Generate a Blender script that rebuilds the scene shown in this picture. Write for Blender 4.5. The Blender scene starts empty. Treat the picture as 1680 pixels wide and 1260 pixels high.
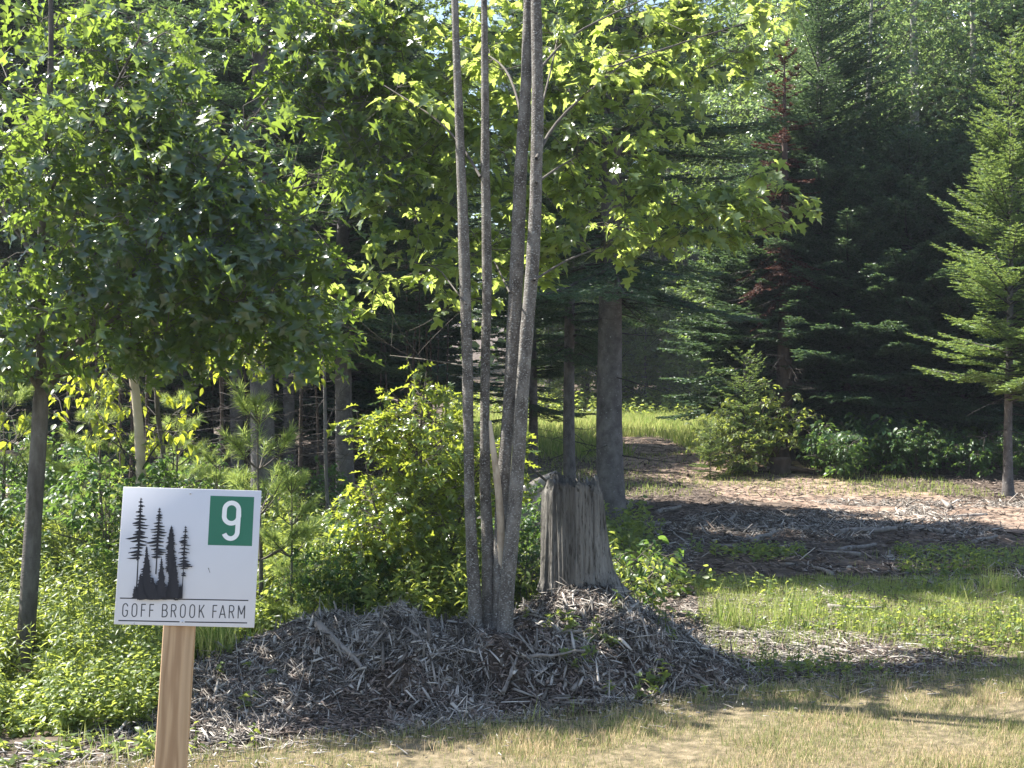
import bpy, math, time
import numpy as np
from mathutils import Vector, Matrix
T0 = time.time()
sc = bpy.context.scene
COL = sc.collection
rs = np.random.default_rng(7)
F = 2308.0
TH = -math.atan(30 / F)
CAM = np.array([0, 0, 1.6])
FW = np.array([0, math.cos(TH), math.sin(TH)]); UP = np.array([0, -math.sin(TH), math.cos(TH)])

def at(px, py, Y):
    """place in the world seen at photograph position px,py at distance Y"""
    d = np.array([px - 840.0, 0, 0]) + F * FW + (630.0 - py) * UP
    return CAM + d * (Y / d[1])

AZ, EL = math.radians(66), math.radians(52)
SUN = np.array([-math.sin(AZ) * math.cos(EL), math.cos(AZ) * math.cos(EL), math.sin(EL)])

# ------------------------------------------------------------------ noise
def vnoise(seed, x, y, f, n=5):
    r = np.random.default_rng(seed); o = 0
    for i in range(n):
        a = r.uniform(0, 6.28); k = f * r.uniform(.6, 1.7)
        o = o + np.sin(k * (x * math.cos(a) + y * math.sin(a)) + r.uniform(0, 6.28) + 1.3 * np.sin(k * .6 * (y * math.cos(a) - x * math.sin(a)) + r.uniform(0, 6)))
    return o / n

def gs(x, y, cx, cy, sx, sy):
    return np.exp(-.5 * (((x - cx) / sx) ** 2 + ((y - cy) / sy) ** 2))

EDGE_X = np.array([-12, -4, -2.2, -1.33, -.87, -.11, .45, 1.04, 1.70, 2.66, 6, 14])
EDGE_Y = np.array([3.6, 4.6, 5.2, 5.58, 5.82, 6.17, 6.42, 6.76, 7.0, 7.28, 8.3, 10.5])
def edge(x): return np.interp(x, EDGE_X, EDGE_Y) + .035 * vnoise(3, x, x * 0, 9) 

def mound(x, y):
    return (.235 * gs(x, y, -.70, 7.12, .42, .34) + .11 * gs(x, y, -1.2, 6.9, .28, .3) + .37 * gs(x, y, .40, 7.62, .31, .42)
            + .10 * gs(x, y, -.1, 7.1, .32, .3) + .07 * gs(x, y, .74, 7.2, .24, .28) + .08 * gs(x, y, -1.6, 6.5, .3, .3) + .11 * gs(x, y, -.15, 6.72, .38, .17) + .07 * gs(x, y, .95, 6.95, .2, .2) + .05 * gs(x, y, -.45, 6.5, .2, .12) + .07 * gs(x, y, -.55, 7.0, .10, .12) + .06 * gs(x, y, -.9, 6.8, .12, .10) + .05 * gs(x, y, .12, 6.95, .11, .1) + .06 * gs(x, y, -1.0, 7.4, .12, .2))
def hz(x, y):
    x = np.asarray(x, float); y = np.asarray(y, float)
    off = np.clip((y - edge(x)) / .5, 0, 1)
    h = mound(x, y) * off
    h = h + off * (.022 * vnoise(11, x, y, 6) + .010 * vnoise(12, x, y, 22)) + .02 * vnoise(13, x, y, .9) * np.clip((y - 5) / 6, 0, 1)
    m = np.clip(mound(x, y) * 5, 0, 1) * off
    h = h + m * (.034 * vnoise(14, x, y, 11) + .020 * vnoise(15, x, y, 30))
    h = h + .28 * gs(x, y, 4.6, 22.6, 1.6, 1.1) + .35 * gs(x, y, -6.5, 14, 3, 4)
    h = h + .05 * np.clip(y - 43, 0, 400)
    return h

# ------------------------------------------------------------------ mesh helpers
class Geo:
    def __init__(s): s.V = []; s.F = []; s.n = 0
    def add(s, V, Fs):
        V = np.asarray(V, np.float32).reshape(-1, 3)
        for f in (Fs if isinstance(Fs, list) else [Fs]):
            f = np.asarray(f, np.int64)
            if f.size: s.F.append(f + s.n)
        s.V.append(V); s.n += len(V); return s
    def mesh(s, name, mat, smooth=False, off=None):
        V = np.concatenate(s.V) if s.V else np.zeros((0, 3), np.float32)
        if off is not None: V = V - np.asarray(off, np.float32)
        me = bpy.data.meshes.new(name)
        me.vertices.add(len(V)); me.vertices.foreach_set('co', V.ravel().astype(np.float32))
        loops = np.concatenate([f.ravel() for f in s.F]); tot = np.concatenate([np.full(len(f), f.shape[1]) for f in s.F])
        st = np.concatenate([[0], np.cumsum(tot)[:-1]])
        me.loops.add(len(loops)); me.loops.foreach_set('vertex_index', loops.astype(np.int32))
        me.polygons.add(len(tot)); me.polygons.foreach_set('loop_start', st.astype(np.int32)); me.polygons.foreach_set('loop_total', tot.astype(np.int32))
        if smooth: me.polygons.foreach_set('use_smooth', np.ones(len(tot), bool))
        me.update(calc_edges=True); me.validate()
        me.materials.append(mat)
        return me

def tag(o, label=None, cat=None, group=None, kind=None):
    for k, v in (('label', label), ('category', cat), ('group', group), ('kind', kind)):
        if v: o[k] = v
    return o
def link(name, me, parent=None):
    o = bpy.data.objects.new(name, me); COL.objects.link(o)
    if parent: o.parent = parent
    return o
def thing(name, label, cat, loc=(0, 0, 0), group=None, rot=None):
    o = bpy.data.objects.new(name, None); COL.objects.link(o); o.location = loc; o.empty_display_size = .2
    if rot is not None: o.rotation_euler = rot
    return tag(o, label, cat, group)
def copy_tree(o, parent=None):
    c = o.copy(); COL.objects.link(c); c.parent = parent
    for ch in list(o.children): copy_tree(ch, c)
    return c

def nrm(a): return a / np.maximum(np.linalg.norm(a, axis=-1, keepdims=True), 1e-9)
def tubes(P, R, S=5, cap=False):
    P = np.asarray(P, float); R = np.asarray(R, float)
    if P.ndim == 2: P = P[None]; R = R[None]
    N, K, _ = P.shape
    T = nrm(np.gradient(P, axis=1))
    mt = nrm(P[:, -1] - P[:, 0])
    ref = np.where(np.abs(mt[:, 2:3]) > .8, np.array([[1., 0, 0]]), np.array([[0, 0, 1.]]))[:, None, :]
    A = nrm(np.cross(T, np.broadcast_to(ref, T.shape))); B = np.cross(T, A)
    a = np.arange(S) * 2 * math.pi / S
    V = P[:, :, None] + R[:, :, None, None] * (np.cos(a)[:, None] * A[:, :, None] + np.sin(a)[:, None] * B[:, :, None])
    idx = np.arange(N * K * S).reshape(N, K, S)
    i0 = idx[:, :-1]; i1 = idx[:, 1:]
    Fq = np.stack([i0, np.roll(i0, -1, 2), np.roll(i1, -1, 2), i1], -1).reshape(-1, 4)
    out = [Fq]
    if cap: out.append(idx[:, -1].reshape(N, S)); out.append(idx[:, 0, ::-1].reshape(N, S))
    return V.reshape(-1, 3), out

def scatter(tv, tf, X, Y, Z, pos):
    """copies of a template: X,Y,Z (N,3) scaled axes"""
    tv = np.asarray(tv, float); N = len(pos); n = len(tv)
    V = (tv[None, :, 0, None] * X[:, None] + tv[None, :, 1, None] * Y[:, None] + tv[None, :, 2, None] * Z[:, None] + pos[:, None])
    o = (np.arange(N) * n)
    return V.reshape(-1, 3), [(np.asarray(f)[None] + o[:, None, None]).reshape(-1, len(f[0])) for f in tf]

def leaf_template(half, fold=.22, droop=.25, wave=.0):
    """half outline [(x,y)...] from base to tip, mirrored about the midrib"""
    V = []; n = len(half)
    for x, y in half: V.append((0, y, -droop * y * y))
    for sgn in (1, -1):
        for i, (x, y) in enumerate(half): V.append((sgn * x, y, fold * x - droop * y * y + wave * math.sin(i * 2.1)))
    q = []; t = []
    for k, sgn in ((1, 1), (2, -1)):
        for i in range(n - 1):
            a, b, c, d = i, k * n + i, k * n + i + 1, i + 1
            if sgn < 0: a, b, c, d = d, c, b, a
            q.append((a, b, c, d))
    return np.array(V), [q]
OAK = leaf_template([(.012, 0), (.015, .14), (.07, .20), (.24, .27), (.09, .34), (.08, .40), (.36, .56), (.33, .60), (.11, .58), (.09, .66), (.26, .84), (.09, .84), (.01, 1.0)], .25, .28, .02)
MAPLE = leaf_template([(.01, -.35), (.012, 0), (.22, -.02), (.40, .08), (.29, .20), (.50, .46), (.30, .46), (.17, .50), (.21, .72), (.09, .80), (.01, 1.0)], .18, .30, .02)
OVATE = leaf_template([(.01, 0), (.22, .18), (.29, .40), (.22, .66), (.01, 1.0)], .25, .25)
LANCE = leaf_template([(.01, 0), (.10, .3), (.09, .6), (.005, 1.0)], .3, .35)
SMALL = (np.array([(0, 0, 0), (.30, .42, .06), (0, 1, -.12), (-.30, .42, .06)]), [[(0, 1, 2), (0, 2, 3)]])
BLADE = (np.array([(-.5, 0, 0), (.5, 0, 0), (.35, .55, .10), (-.35, .55, .10), (0, 1, .36)]), [[(0, 1, 2, 3)], [(3, 2, 4)]])
NEEDLE = (np.array([(-.5, 0, 0), (.5, 0, 0), (0, 1, 0)]), [[(0, 1, 2)]])
SLIVER = (np.array([(-.5, 0, -.5), (.5, 0, -.5), (0, .05, .5), (-.42, .5, -.25), (.5, .45, -.3), (.1, .5, .55), (-.25, 1, -.5), (.15, .93, -.5), (.02, .98, .1)]),
          [[(0, 3, 4, 1), (1, 4, 5, 2), (2, 5, 3, 0), (3, 6, 7, 4), (4, 7, 8, 5), (5, 8, 6, 3)], [(0, 1, 2), (6, 8, 7)]])

def place_leaves(g, tmpl, pos, az, pitch, roll, size, wid=1.0):
    d = np.stack([np.cos(az) * np.cos(pitch), np.sin(az) * np.cos(pitch), np.sin(pitch)], -1)
    side = np.stack([np.sin(az), -np.cos(az), np.zeros_like(az)], -1)
    n = nrm(np.cross(side, d))
    c, s = np.cos(roll)[:, None], np.sin(roll)[:, None]
    X = c * side + s * n; Z = -s * side + c * n
    size = np.asarray(size)[:, None]
    q = np.random.default_rng(len(pos)); zs = q.uniform(-.4, 2.6, (len(pos), 1)); ws = q.uniform(.72, 1.12, (len(pos), 1))
    g.add(*scatter(tmpl[0], tmpl[1], X * size * wid * ws, d * size, Z * size * zs, pos))

# ------------------------------------------------------------------ materials
def newmat(name):
    m = bpy.data.materials.new(name); m.use_nodes = True; nt = m.node_tree; nt.nodes.clear()
    out = nt.nodes.new('ShaderNodeOutputMaterial'); return m, nt, out
def N(nt, t, **kw):
    n = nt.nodes.new(t)
    for k, v in kw.items():
        if k in n.inputs.keys() if isinstance(k, str) else False: n.inputs[k].default_value = v
        else: setattr(n, k, v)
    return n
def ramp(nt, fac, cols):
    r = nt.nodes.new('ShaderNodeValToRGB'); e = r.color_ramp.elements
    while len(e) > 2: e.remove(e[-1])
    while len(e) < len(cols): e.new(.5)
    for i, (p, c) in enumerate(cols): e[i].position = p; e[i].color = (*c, 1)
    nt.links.new(fac, r.inputs[0]); return r.outputs[0]
def noise(nt, scale, coord='Object', detail=4, stretch=None, rough=.6):
    tc = nt.nodes.new('ShaderNodeTexCoord'); n = nt.nodes.new('ShaderNodeTexNoise')
    n.inputs['Scale'].default_value = scale; n.inputs['Detail'].default_value = detail; n.inputs['Roughness'].default_value = rough
    src = tc.outputs[coord]
    if stretch:
        mp = nt.nodes.new('ShaderNodeMapping'); mp.inputs['Scale'].default_value = stretch; nt.links.new(src, mp.inputs[0]); src = mp.outputs[0]
    nt.links.new(src, n.inputs['Vector']); return n.outputs['Fac']
def leafmat(name, cols, trans, tw=.5, rough=.4, spec=.5, big=.6):
    """cols: ramp over a per-leaf random; trans: colour of light passing through"""
    m, nt, out = newmat(name); L = nt.links
    g = nt.nodes.new('ShaderNodeNewGeometry'); 
    mx = nt.nodes.new('ShaderNodeMath'); mx.operation = 'MULTIPLY_ADD'
    nz = noise(nt, big, 'Object', 2)
    a = nt.nodes.new('ShaderNodeMath'); a.operation = 'MULTIPLY'; L.new(g.outputs['Random Per Island'], a.inputs[0]); a.inputs[1].default_value = .65
    L.new(nz, mx.inputs[0]); mx.inputs[1].default_value = .7; L.new(a.outputs[0], mx.inputs[2])
    b = nt.nodes.new('ShaderNodeMath'); b.operation = 'SUBTRACT'; L.new(mx.outputs[0], b.inputs[0]); b.inputs[1].default_value = .17
    col = ramp(nt, b.outputs[0], cols)
    tcol = ramp(nt, b.outputs[0], [(0, tuple(c * .8 for c in trans)), (1, tuple(min(1, c * 1.25) for c in trans))])
    p = nt.nodes.new('ShaderNodeBsdfPrincipled'); L.new(col, p.inputs['Base Color']); p.inputs['Roughness'].default_value = rough
    p.inputs['Specular IOR Level'].default_value = spec
    t = nt.nodes.new('ShaderNodeBsdfTranslucent'); L.new(tcol, t.inputs[0])
    s = nt.nodes.new('ShaderNodeMixShader'); s.inputs[0].default_value = tw
    L.new(p.outputs[0], s.inputs[1]); L.new(t.outputs[0], s.inputs[2]); L.new(s.outputs[0], out.inputs[0]); return m
def solid(name, cols, scale=8, stretch=None, rough=.85, bump=.3, bdist=.02, spec=.3, island=0., coord='Object', detail=5):
    m, nt, out = newmat(name); L = nt.links
    f = noise(nt, scale, coord, detail, stretch)
    if island:
        g = nt.nodes.new('ShaderNodeNewGeometry'); mm = nt.nodes.new('ShaderNodeMath'); mm.operation = 'MULTIPLY_ADD'
        L.new(g.outputs['Random Per Island'], mm.inputs[0]); mm.inputs[1].default_value = island
        sb = nt.nodes.new('ShaderNodeMath'); sb.operation = 'SUBTRACT'; L.new(f, sb.inputs[0]); sb.inputs[1].default_value = island / 2
        L.new(sb.outputs[0], mm.inputs[2]); f2 = mm.outputs[0]
    else: f2 = f
    col = ramp(nt, f2, cols)
    p = nt.nodes.new('ShaderNodeBsdfPrincipled'); L.new(col, p.inputs['Base Color']); p.inputs['Roughness'].default_value = rough
    p.inputs['Specular IOR Level'].default_value = spec
    if bump:
        b = nt.nodes.new('ShaderNodeBump'); b.inputs['Strength'].default_value = bump; b.inputs['Distance'].default_value = bdist
        L.new(f, b.inputs['Height']); L.new(b.outputs[0], p.inputs['Normal'])
    L.new(p.outputs[0], out.inputs[0]); return m

M = {}
M['oak'] = leafmat('oak_leaf', [(0, (.020, .042, .032)), (.5, (.032, .062, .042)), (1, (.055, .092, .045))], (.44, .62, .08), .31, .24, .9)
M['maple'] = leafmat('maple_leaf', [(0, (.040, .072, .042)), (.5, (.068, .112, .058)), (.85, (.11, .155, .07)), (1, (.22, .24, .09))], (.56, .68, .14), .48, .34, .6)
M['birch'] = leafmat('birch_leaf', [(0, (.035, .070, .025)), (.6, (.06, .11, .03)), (1, (.12, .17, .05))], (.60, .66, .06), .45, .38, .5)
M['bush'] = leafmat('bush_leaf', [(0, (.024, .055, .022)), (.5, (.05, .095, .03)), (1, (.11, .16, .045))], (.55, .64, .07), .40, .30, .7)
M['herb'] = leafmat('herb_leaf', [(0, (.05, .085, .028)), (.5, (.09, .14, .042)), (1, (.18, .23, .08))], (.50, .58, .10), .42, .42, .5)
M['shrub'] = leafmat('shrub_leaf', [(0, (.025, .065, .025)), (.5, (.04, .09, .032)), (1, (.07, .13, .04))], (.22, .36, .06), .38, .4, .5)
M['poplar'] = leafmat('poplar_leaf', [(0, (.030, .070, .048)), (.5, (.052, .105, .062)), (1, (.11, .17, .09))], (.42, .58, .18), .36, .28, .8)
M['fir'] = leafmat('fir_needle', [(0, (.022, .052, .038)), (.6, (.042, .085, .055)), (1, (.08, .13, .065))], (.20, .32, .10), .28, .42, .45)
M['firlight'] = leafmat('light_fir_needle', [(0, (.05, .10, .045)), (.6, (.085, .15, .055)), (1, (.15, .22, .08))], (.36, .48, .10), .35, .45, .4)
M['dead'] = leafmat('dead_needle', [(0, (.045, .022, .018)), (.6, (.085, .038, .026)), (1, (.13, .06, .04))], (.16, .06, .04), .2, .6, .2)
M['pine'] = leafmat('pine_needle', [(0, (.10, .16, .07)), (.6, (.15, .23, .08)), (1, (.24, .32, .12))], (.55, .66, .16), .40, .4, .4)
M['far'] = leafmat('far_leaf', [(0, (.03, .06, .03)), (.5, (.055, .10, .045)), (1, (.12, .17, .06))], (.30, .42, .08), .4, .45, .3)
M['twig'] = solid('twig_bark', [(.3, (.065, .055, .046)), (.7, (.14, .125, .108))], 20, bump=0)
M['darktwig'] = solid('dead_twig_bark', [(.3, (.035, .030, .027)), (.7, (.085, .075, .07))], 20, bump=0)

def bark(name, dark, mid, light, sc_=9, stretch=(1, 1, .35), spots=.62, bump=.5, lich=None):
    m, nt, out = newmat(name); L = nt.links
    f = noise(nt, sc_, 'Object', 6, stretch, .65); base = ramp(nt, f, [(.32, dark), (.5, mid), (.72, light)])
    f2 = noise(nt, sc_ * 5, 'Object', 5, (1, 1, 1.5)); sp = ramp(nt, f2, [(spots, (0, 0, 0)), (spots + .06, (1, 1, 1))])
    mix = nt.nodes.new('ShaderNodeMix'); mix.data_type = 'RGBA'
    L.new(sp, mix.inputs[0]); L.new(base, mix.inputs[6]); mix.inputs[7].default_value = (*(lich or light), 1)
    f3 = noise(nt, sc_ * 3, 'Object', 4, (1, 1, 3.2)); 
    b = nt.nodes.new('ShaderNodeBump'); b.inputs['Strength'].default_value = bump; b.inputs['Distance'].default_value = .008; L.new(f3, b.inputs['Height'])
    b2 = nt.nodes.new('ShaderNodeBump'); b2.inputs['Strength'].default_value = bump; b2.inputs['Distance'].default_value = .01; L.new(f, b2.inputs['Height']); L.new(b.outputs[0], b2.inputs['Normal'])
    p = nt.nodes.new('ShaderNodeBsdfPrincipled'); L.new(mix.outputs[2], p.inputs['Base Color']); p.inputs['Roughness'].default_value = .85; p.inputs['Specular IOR Level'].default_value = .3
    L.new(b2.outputs[0], p.inputs['Normal']); L.new(p.outputs[0], out.inputs[0]); return m
M['maplebark'] = bark('maple_bark', (.06, .052, .045), (.145, .13, .115), (.26, .245, .22), 20, (1, 1, .55), .56, 1., (.36, .36, .335))
M['oakbark'] = bark('oak_bark', (.06, .052, .046), (.115, .102, .09), (.19, .175, .16), 14, (1, 1, .35), .68, .8, (.25, .26, .24))
M['firbark'] = bark('fir_bark', (.065, .058, .056), (.125, .112, .108), (.20, .185, .178), 9, (1, 1, .8), .63, .8, (.30, .31, .30))
M['redbark'] = bark('reddish_bark', (.04, .030, .026), (.085, .060, .048), (.14, .105, .085), 10, (1, 1, .3), .72, .8)
M['palebark'] = bark('pale_bark', (.20, .19, .17), (.36, .35, .32), (.5, .49, .45), 6, (1, 1, 2.5), .66, .4)
M['snag'] = bark('peeled_wood', (.18, .12, .08), (.48, .40, .30), (.62, .55, .44), 6, (1, 1, .5), .75, .4)
M['stump'] = None

def stump_mat():
    m, nt, out = newmat('weathered_stump_wood'); L = nt.links
    f = noise(nt, 38, 'Object', 8, (1, 1, .06), .75); f2 = noise(nt, 5, 'Object', 5, (1, 1, .3)); f4 = noise(nt, 90, 'Object', 4, (1, 1, .12), .7)
    a = nt.nodes.new('ShaderNodeMath'); a.operation = 'MULTIPLY_ADD'; L.new(f2, a.inputs[0]); a.inputs[1].default_value = .6
    h = nt.nodes.new('ShaderNodeMath'); h.operation = 'MULTIPLY'; L.new(f, h.inputs[0]); h.inputs[1].default_value = .6; L.new(h.outputs[0], a.inputs[2])
    col = ramp(nt, a.outputs[0], [(.40, (.045, .042, .038)), (.50, (.12, .112, .10)), (.62, (.215, .202, .182)), (.78, (.38, .362, .33))])
    cr = ramp(nt, f4, [(.36, (.25, .24, .22)), (.46, (1, 1, 1))]); mm = nt.nodes.new('ShaderNodeMix'); mm.data_type = 'RGBA'; mm.blend_type = 'MULTIPLY'; mm.inputs[0].default_value = .9; L.new(col, mm.inputs[6]); L.new(cr, mm.inputs[7])
    p = nt.nodes.new('ShaderNodeBsdfPrincipled'); L.new(mm.outputs[2], p.inputs['Base Color']); p.inputs['Roughness'].default_value = .9; p.inputs['Specular IOR Level'].default_value = .2
    s = nt.nodes.new('ShaderNodeMath'); s.operation = 'ADD'; L.new(f, s.inputs[0]); L.new(f4, s.inputs[1])
    b = nt.nodes.new('ShaderNodeBump'); b.inputs['Strength'].default_value = .9; b.inputs['Distance'].default_value = .022; L.new(s.outputs[0], b.inputs['Height'])
    L.new(b.outputs[0], p.inputs['Normal']); L.new(p.outputs[0], out.inputs[0]); return m
M['stump'] = stump_mat()
M['chip'] = solid('weathered_chip_wood', [(.12, (.050, .043, .036)), (.42, (.155, .136, .116)), (.7, (.29, .262, .23)), (.95, (.50, .46, .41))], 6, bump=0, island=1.0, rough=.85)
M['litter'] = solid('brown_litter', [(.15, (.045, .033, .027)), (.5, (.115, .088, .072)), (.8, (.26, .205, .17))], 5, bump=0, island=.8)
M['root'] = solid('grey_wood', [(.3, (.13, .11, .095)), (.7, (.32, .29, .26))], 22, (1, 1, .2), bump=.6)
M['soil'] = solid('forest_soil', [(.3, (.030, .024, .018)), (.5, (.07, .053, .04)), (.7, (.13, .10, .078))], 9, bump=.8, bdist=.03, detail=8)

# ------------------------------------------------------------------ branch growth
def grow(stems, radii, clusters, seed, tip_r=.0025, up_pen=1.6, wood=None, order=None, rmax=.03):
    """stems: list of (K,3) node arrays. clusters (N,3). joins every cluster to the nearest suitable node by a curved branch"""
    r = np.random.default_rng(seed)
    nodes = np.concatenate(stems); nr = np.concatenate(radii)
    near = np.array([np.min(np.linalg.norm(nodes - c, axis=1)) for c in clusters])
    Ps = []; Rs = []; dirs = np.zeros((len(clusters), 3))
    cap = len(nodes) + 5 * len(clusters); A = np.zeros((cap, 3)); B = np.zeros(cap); A[:len(nodes)] = nodes; B[:len(nodes)] = nr; n = len(nodes)
    for i in np.argsort(near):
        c = clusters[i]; d = c - A[:n]; dist = np.linalg.norm(d, axis=1)
        hor = np.linalg.norm(d[:, :2], axis=1)
        cost = dist + up_pen * np.maximum(0, hor * .45 - d[:, 2]) + (B[:n] < tip_r * 1.2) * .1
        j = int(np.argmin(cost)); p = A[j]; L = dist[j]
        ra = min(B[j] * .6, .003 + .010 * L, rmax); rb = tip_r
        t = np.linspace(0, 1, 6)[:, None]
        mid = (p + c) / 2 + np.array([0, 0, -.10 * L]) + r.normal(size=3) * .07 * L
        P = (1 - t) ** 2 * p + 2 * t * (1 - t) * mid + t * t * c
        R = ra + (rb - ra) * t[:, 0]
        Ps.append(P); Rs.append(R); A[n:n + 5] = P[1:]; B[n:n + 5] = R[1:]; n += 5
        dirs[i] = (P[-1] - P[-2]) / max(1e-6, np.linalg.norm(P[-1] - P[-2]))
    if wood is not None and len(Ps): wood.add(*tubes(np.array(Ps), np.array(Rs), 5))
    return dirs

def leaf_clusters(g, wood, tmpl, C, dirs, seed, nl=9, size=.1, spread=.22, twigs=3, droop=(.0, .9), roll=.5, flat=.5):
    r = np.random.default_rng(seed); N_ = len(C)
    az0 = np.arctan2(dirs[:, 1], dirs[:, 0])
    tw_az = (az0[:, None] + r.normal(size=(N_, twigs)) * .9).ravel(); L = spread * r.uniform(.5, 1.2, N_ * twigs)
    el = r.normal(size=N_ * twigs) * .35 + .12
    D = np.stack([np.cos(tw_az) * np.cos(el), np.sin(tw_az) * np.cos(el), np.sin(el)], -1)
    P0 = np.repeat(C, twigs, 0); t = np.array([0, .5, 1.])
    P = P0[:, None] + D[:, None] * (L[:, None, None] * t[None, :, None]); P[:, 2, 2] -= .15 * L; P[:, 1, 2] += .03 * L
    if wood is not None: wood.add(*tubes(P, np.tile(np.array([.0024, .0017, .001]), (len(P), 1)), 3))
    k = max(1, nl // twigs)
    s = r.uniform(.15, 1.05, (len(P), k)); s[:, 0] = 1
    pos = P[:, 0, None] * (1 - s[..., None]) + P[:, 2, None] * s[..., None] + r.normal(size=(len(P), k, 3)) * .012
    az = (tw_az[:, None] + r.normal(size=s.shape) * .95).ravel()
    pitch = -r.uniform(droop[0], droop[1], az.shape) + .1
    rl = r.normal(size=az.shape) * roll
    place_leaves(g, tmpl, pos.reshape(-1, 3), az, pitch, rl, size * r.uniform(.5, 1.25, az.shape))

def px_path(pts, Y, n=22, wob=.0, seed=0, dY=None):
    """pts [(px,py,width_px)] -> nodes and radii"""
    pts = np.array(pts, float); u = np.linspace(0, 1, len(pts)); v = np.linspace(0, 1, n)
    q = np.stack([np.interp(v, u, pts[:, i]) for i in range(3)], -1)
    if len(pts) > 3:   # smooth
        for _ in range(2): q[1:-1, :2] = (q[:-2, :2] + 2 * q[1:-1, :2] + q[2:, :2]) / 4
    Ys = np.interp(v, u, np.broadcast_to(Y, (len(pts),)) if np.ndim(Y) else np.full(len(pts), Y))
    P = np.array([at(a, b, y) for (a, b, _), y in zip(q, Ys)])
    return P, q[:, 2] / 2 * Ys / F
def ellip(r, n, px, py, Y, rx, ry, rY):
    v = nrm(r.normal(size=(n, 3))) * (r.random((n, 1)) ** (1 / 3.))
    return np.array([at(px + a * rx, py + b * ry, Y + c * rY) for a, b, c in v])

def part(name, geo, mat, parent, smooth=False, local=False):
    off = None if local else np.array(parent.matrix_basis.translation)
    return link(name, geo.mesh(name, mat, smooth, off), parent)
def ground_at(px, Y): x = (px - 840) / F * Y; return np.array([x, Y, float(hz(x, Y))])

# ================================================================== GROUND
def grid_mesh(name, xs, ys, dz, mat, ok=None):
    X, Y = np.meshgrid(xs, ys); Z = hz(X, Y) + dz
    V = np.stack([X, Y, Z], -1).reshape(-1, 3); n = len(xs)
    i = np.arange(len(ys) * n).reshape(len(ys), n)
    q = np.stack([i[:-1, :-1], i[:-1, 1:], i[1:, 1:], i[1:, :-1]], -1).reshape(-1, 4)
    g = Geo().add(V, q); return g.mesh(name, mat, True)
def spaced(a, b, d, lo, hi, gr=1.12):
    c = list(np.arange(a, b, d)); s = d
    while c[-1] < hi: s *= gr; c.append(c[-1] + s)
    s = d; f = []
    x = a
    while x > lo: s *= gr; x -= s; f.append(x)
    return np.array(f[::-1] + c)
xs = spaced(-3.2, 4, .025, -150, 150, 1.15); ys = spaced(4.9, 10, .025, -60, 260, 1.09)
M['ground'] = solid('ground_soil', [(.3, (.035, .026, .02)), (.5, (.085, .062, .046)), (.62, (.14, .105, .08)), (.75, (.22, .175, .14))], 6, bump=.7, bdist=.03, detail=9)
tag(link('ground', grid_mesh('ground', xs, ys, 0, M['ground'])), 'bare brown forest soil with bark litter under the trees', 'ground', kind='structure')

# lawn sheet
M['lawn'] = solid('lawn_soil', [(.3, (.06, .05, .03)), (.5, (.15, .12, .07)), (.7, (.27, .215, .14))], 16, bump=1.0, detail=9)
lx = np.arange(-14, 14, .06); lt = np.linspace(0, 1, 130)
LX, LT = np.meshgrid(lx, lt); LY = -8 + (edge(LX) + 8) * (1 - (1 - LT) ** 1.6); LZ = hz(LX, LY) + .006
i = np.arange(LX.size).reshape(LX.shape); q = np.stack([i[:-1, :-1], i[:-1, 1:], i[1:, 1:], i[1:, :-1]], -1).reshape(-1, 4)
tag(link('lawn', Geo().add(np.stack([LX, LY, LZ], -1), q).mesh('lawn', M['lawn'], True)), 'mown dry lawn in the foreground, tan and green', 'lawn', kind='structure')

# woodland track sheet (reddish brown packed earth)
M['track'] = solid('track_soil', [(.3, (.11, .072, .052)), (.5, (.24, .17, .125)), (.7, (.38, .29, .22))], 5, bump=.9, bdist=.04, detail=10)
tp = np.array([(12, 11.5, 3.4), (7, 13.2, 3.2), (4.6, 15.4, 2.6), (3.4, 18.5, 2.4), (2.7, 24, 2.6), (2.6, 30, 3), (1.8, 37, 2.6)])
ti = np.linspace(0, 1, 160); u = np.linspace(0, 1, len(tp))
tc = np.stack([np.interp(ti, u, tp[:, k]) for k in range(3)], -1)
for _ in range(40): tc[1:-1] = (tc[:-2] + 2 * tc[1:-1] + tc[2:]) / 4
tn = nrm(np.gradient(tc[:, :2], axis=0)); tn = np.stack([-tn[:, 1], tn[:, 0]], -1)
s = np.linspace(-1, 1, 26); TX = tc[:, 0:1] + tn[:, 0:1] * s * tc[:, 2:3] * (.5 + .05 * vnoise(5, ti[:, None] * 40, s[None] * 0, 1)); TY = tc[:, 1:2] + tn[:, 1:2] * s * tc[:, 2:3] * .5
i = np.arange(TX.size).reshape(TX.shape); q = np.stack([i[:-1, :-1], i[:-1, 1:], i[1:, 1:], i[1:, :-1]], -1).reshape(-1, 4)
tag(link('track', Geo().add(np.stack([TX, TY, hz(TX, TY) + .012], -1), q).mesh('track', M['track'], True)), 'reddish earth track leading into the woods', 'track', kind='structure')
def on_track(x, y):
    d = np.full(np.shape(x), 9.)
    for k in range(0, len(tc), 3): d = np.minimum(d, np.hypot(x - tc[k, 0], y - tc[k, 1]) / tc[k, 2] * 2)
    return d

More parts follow.
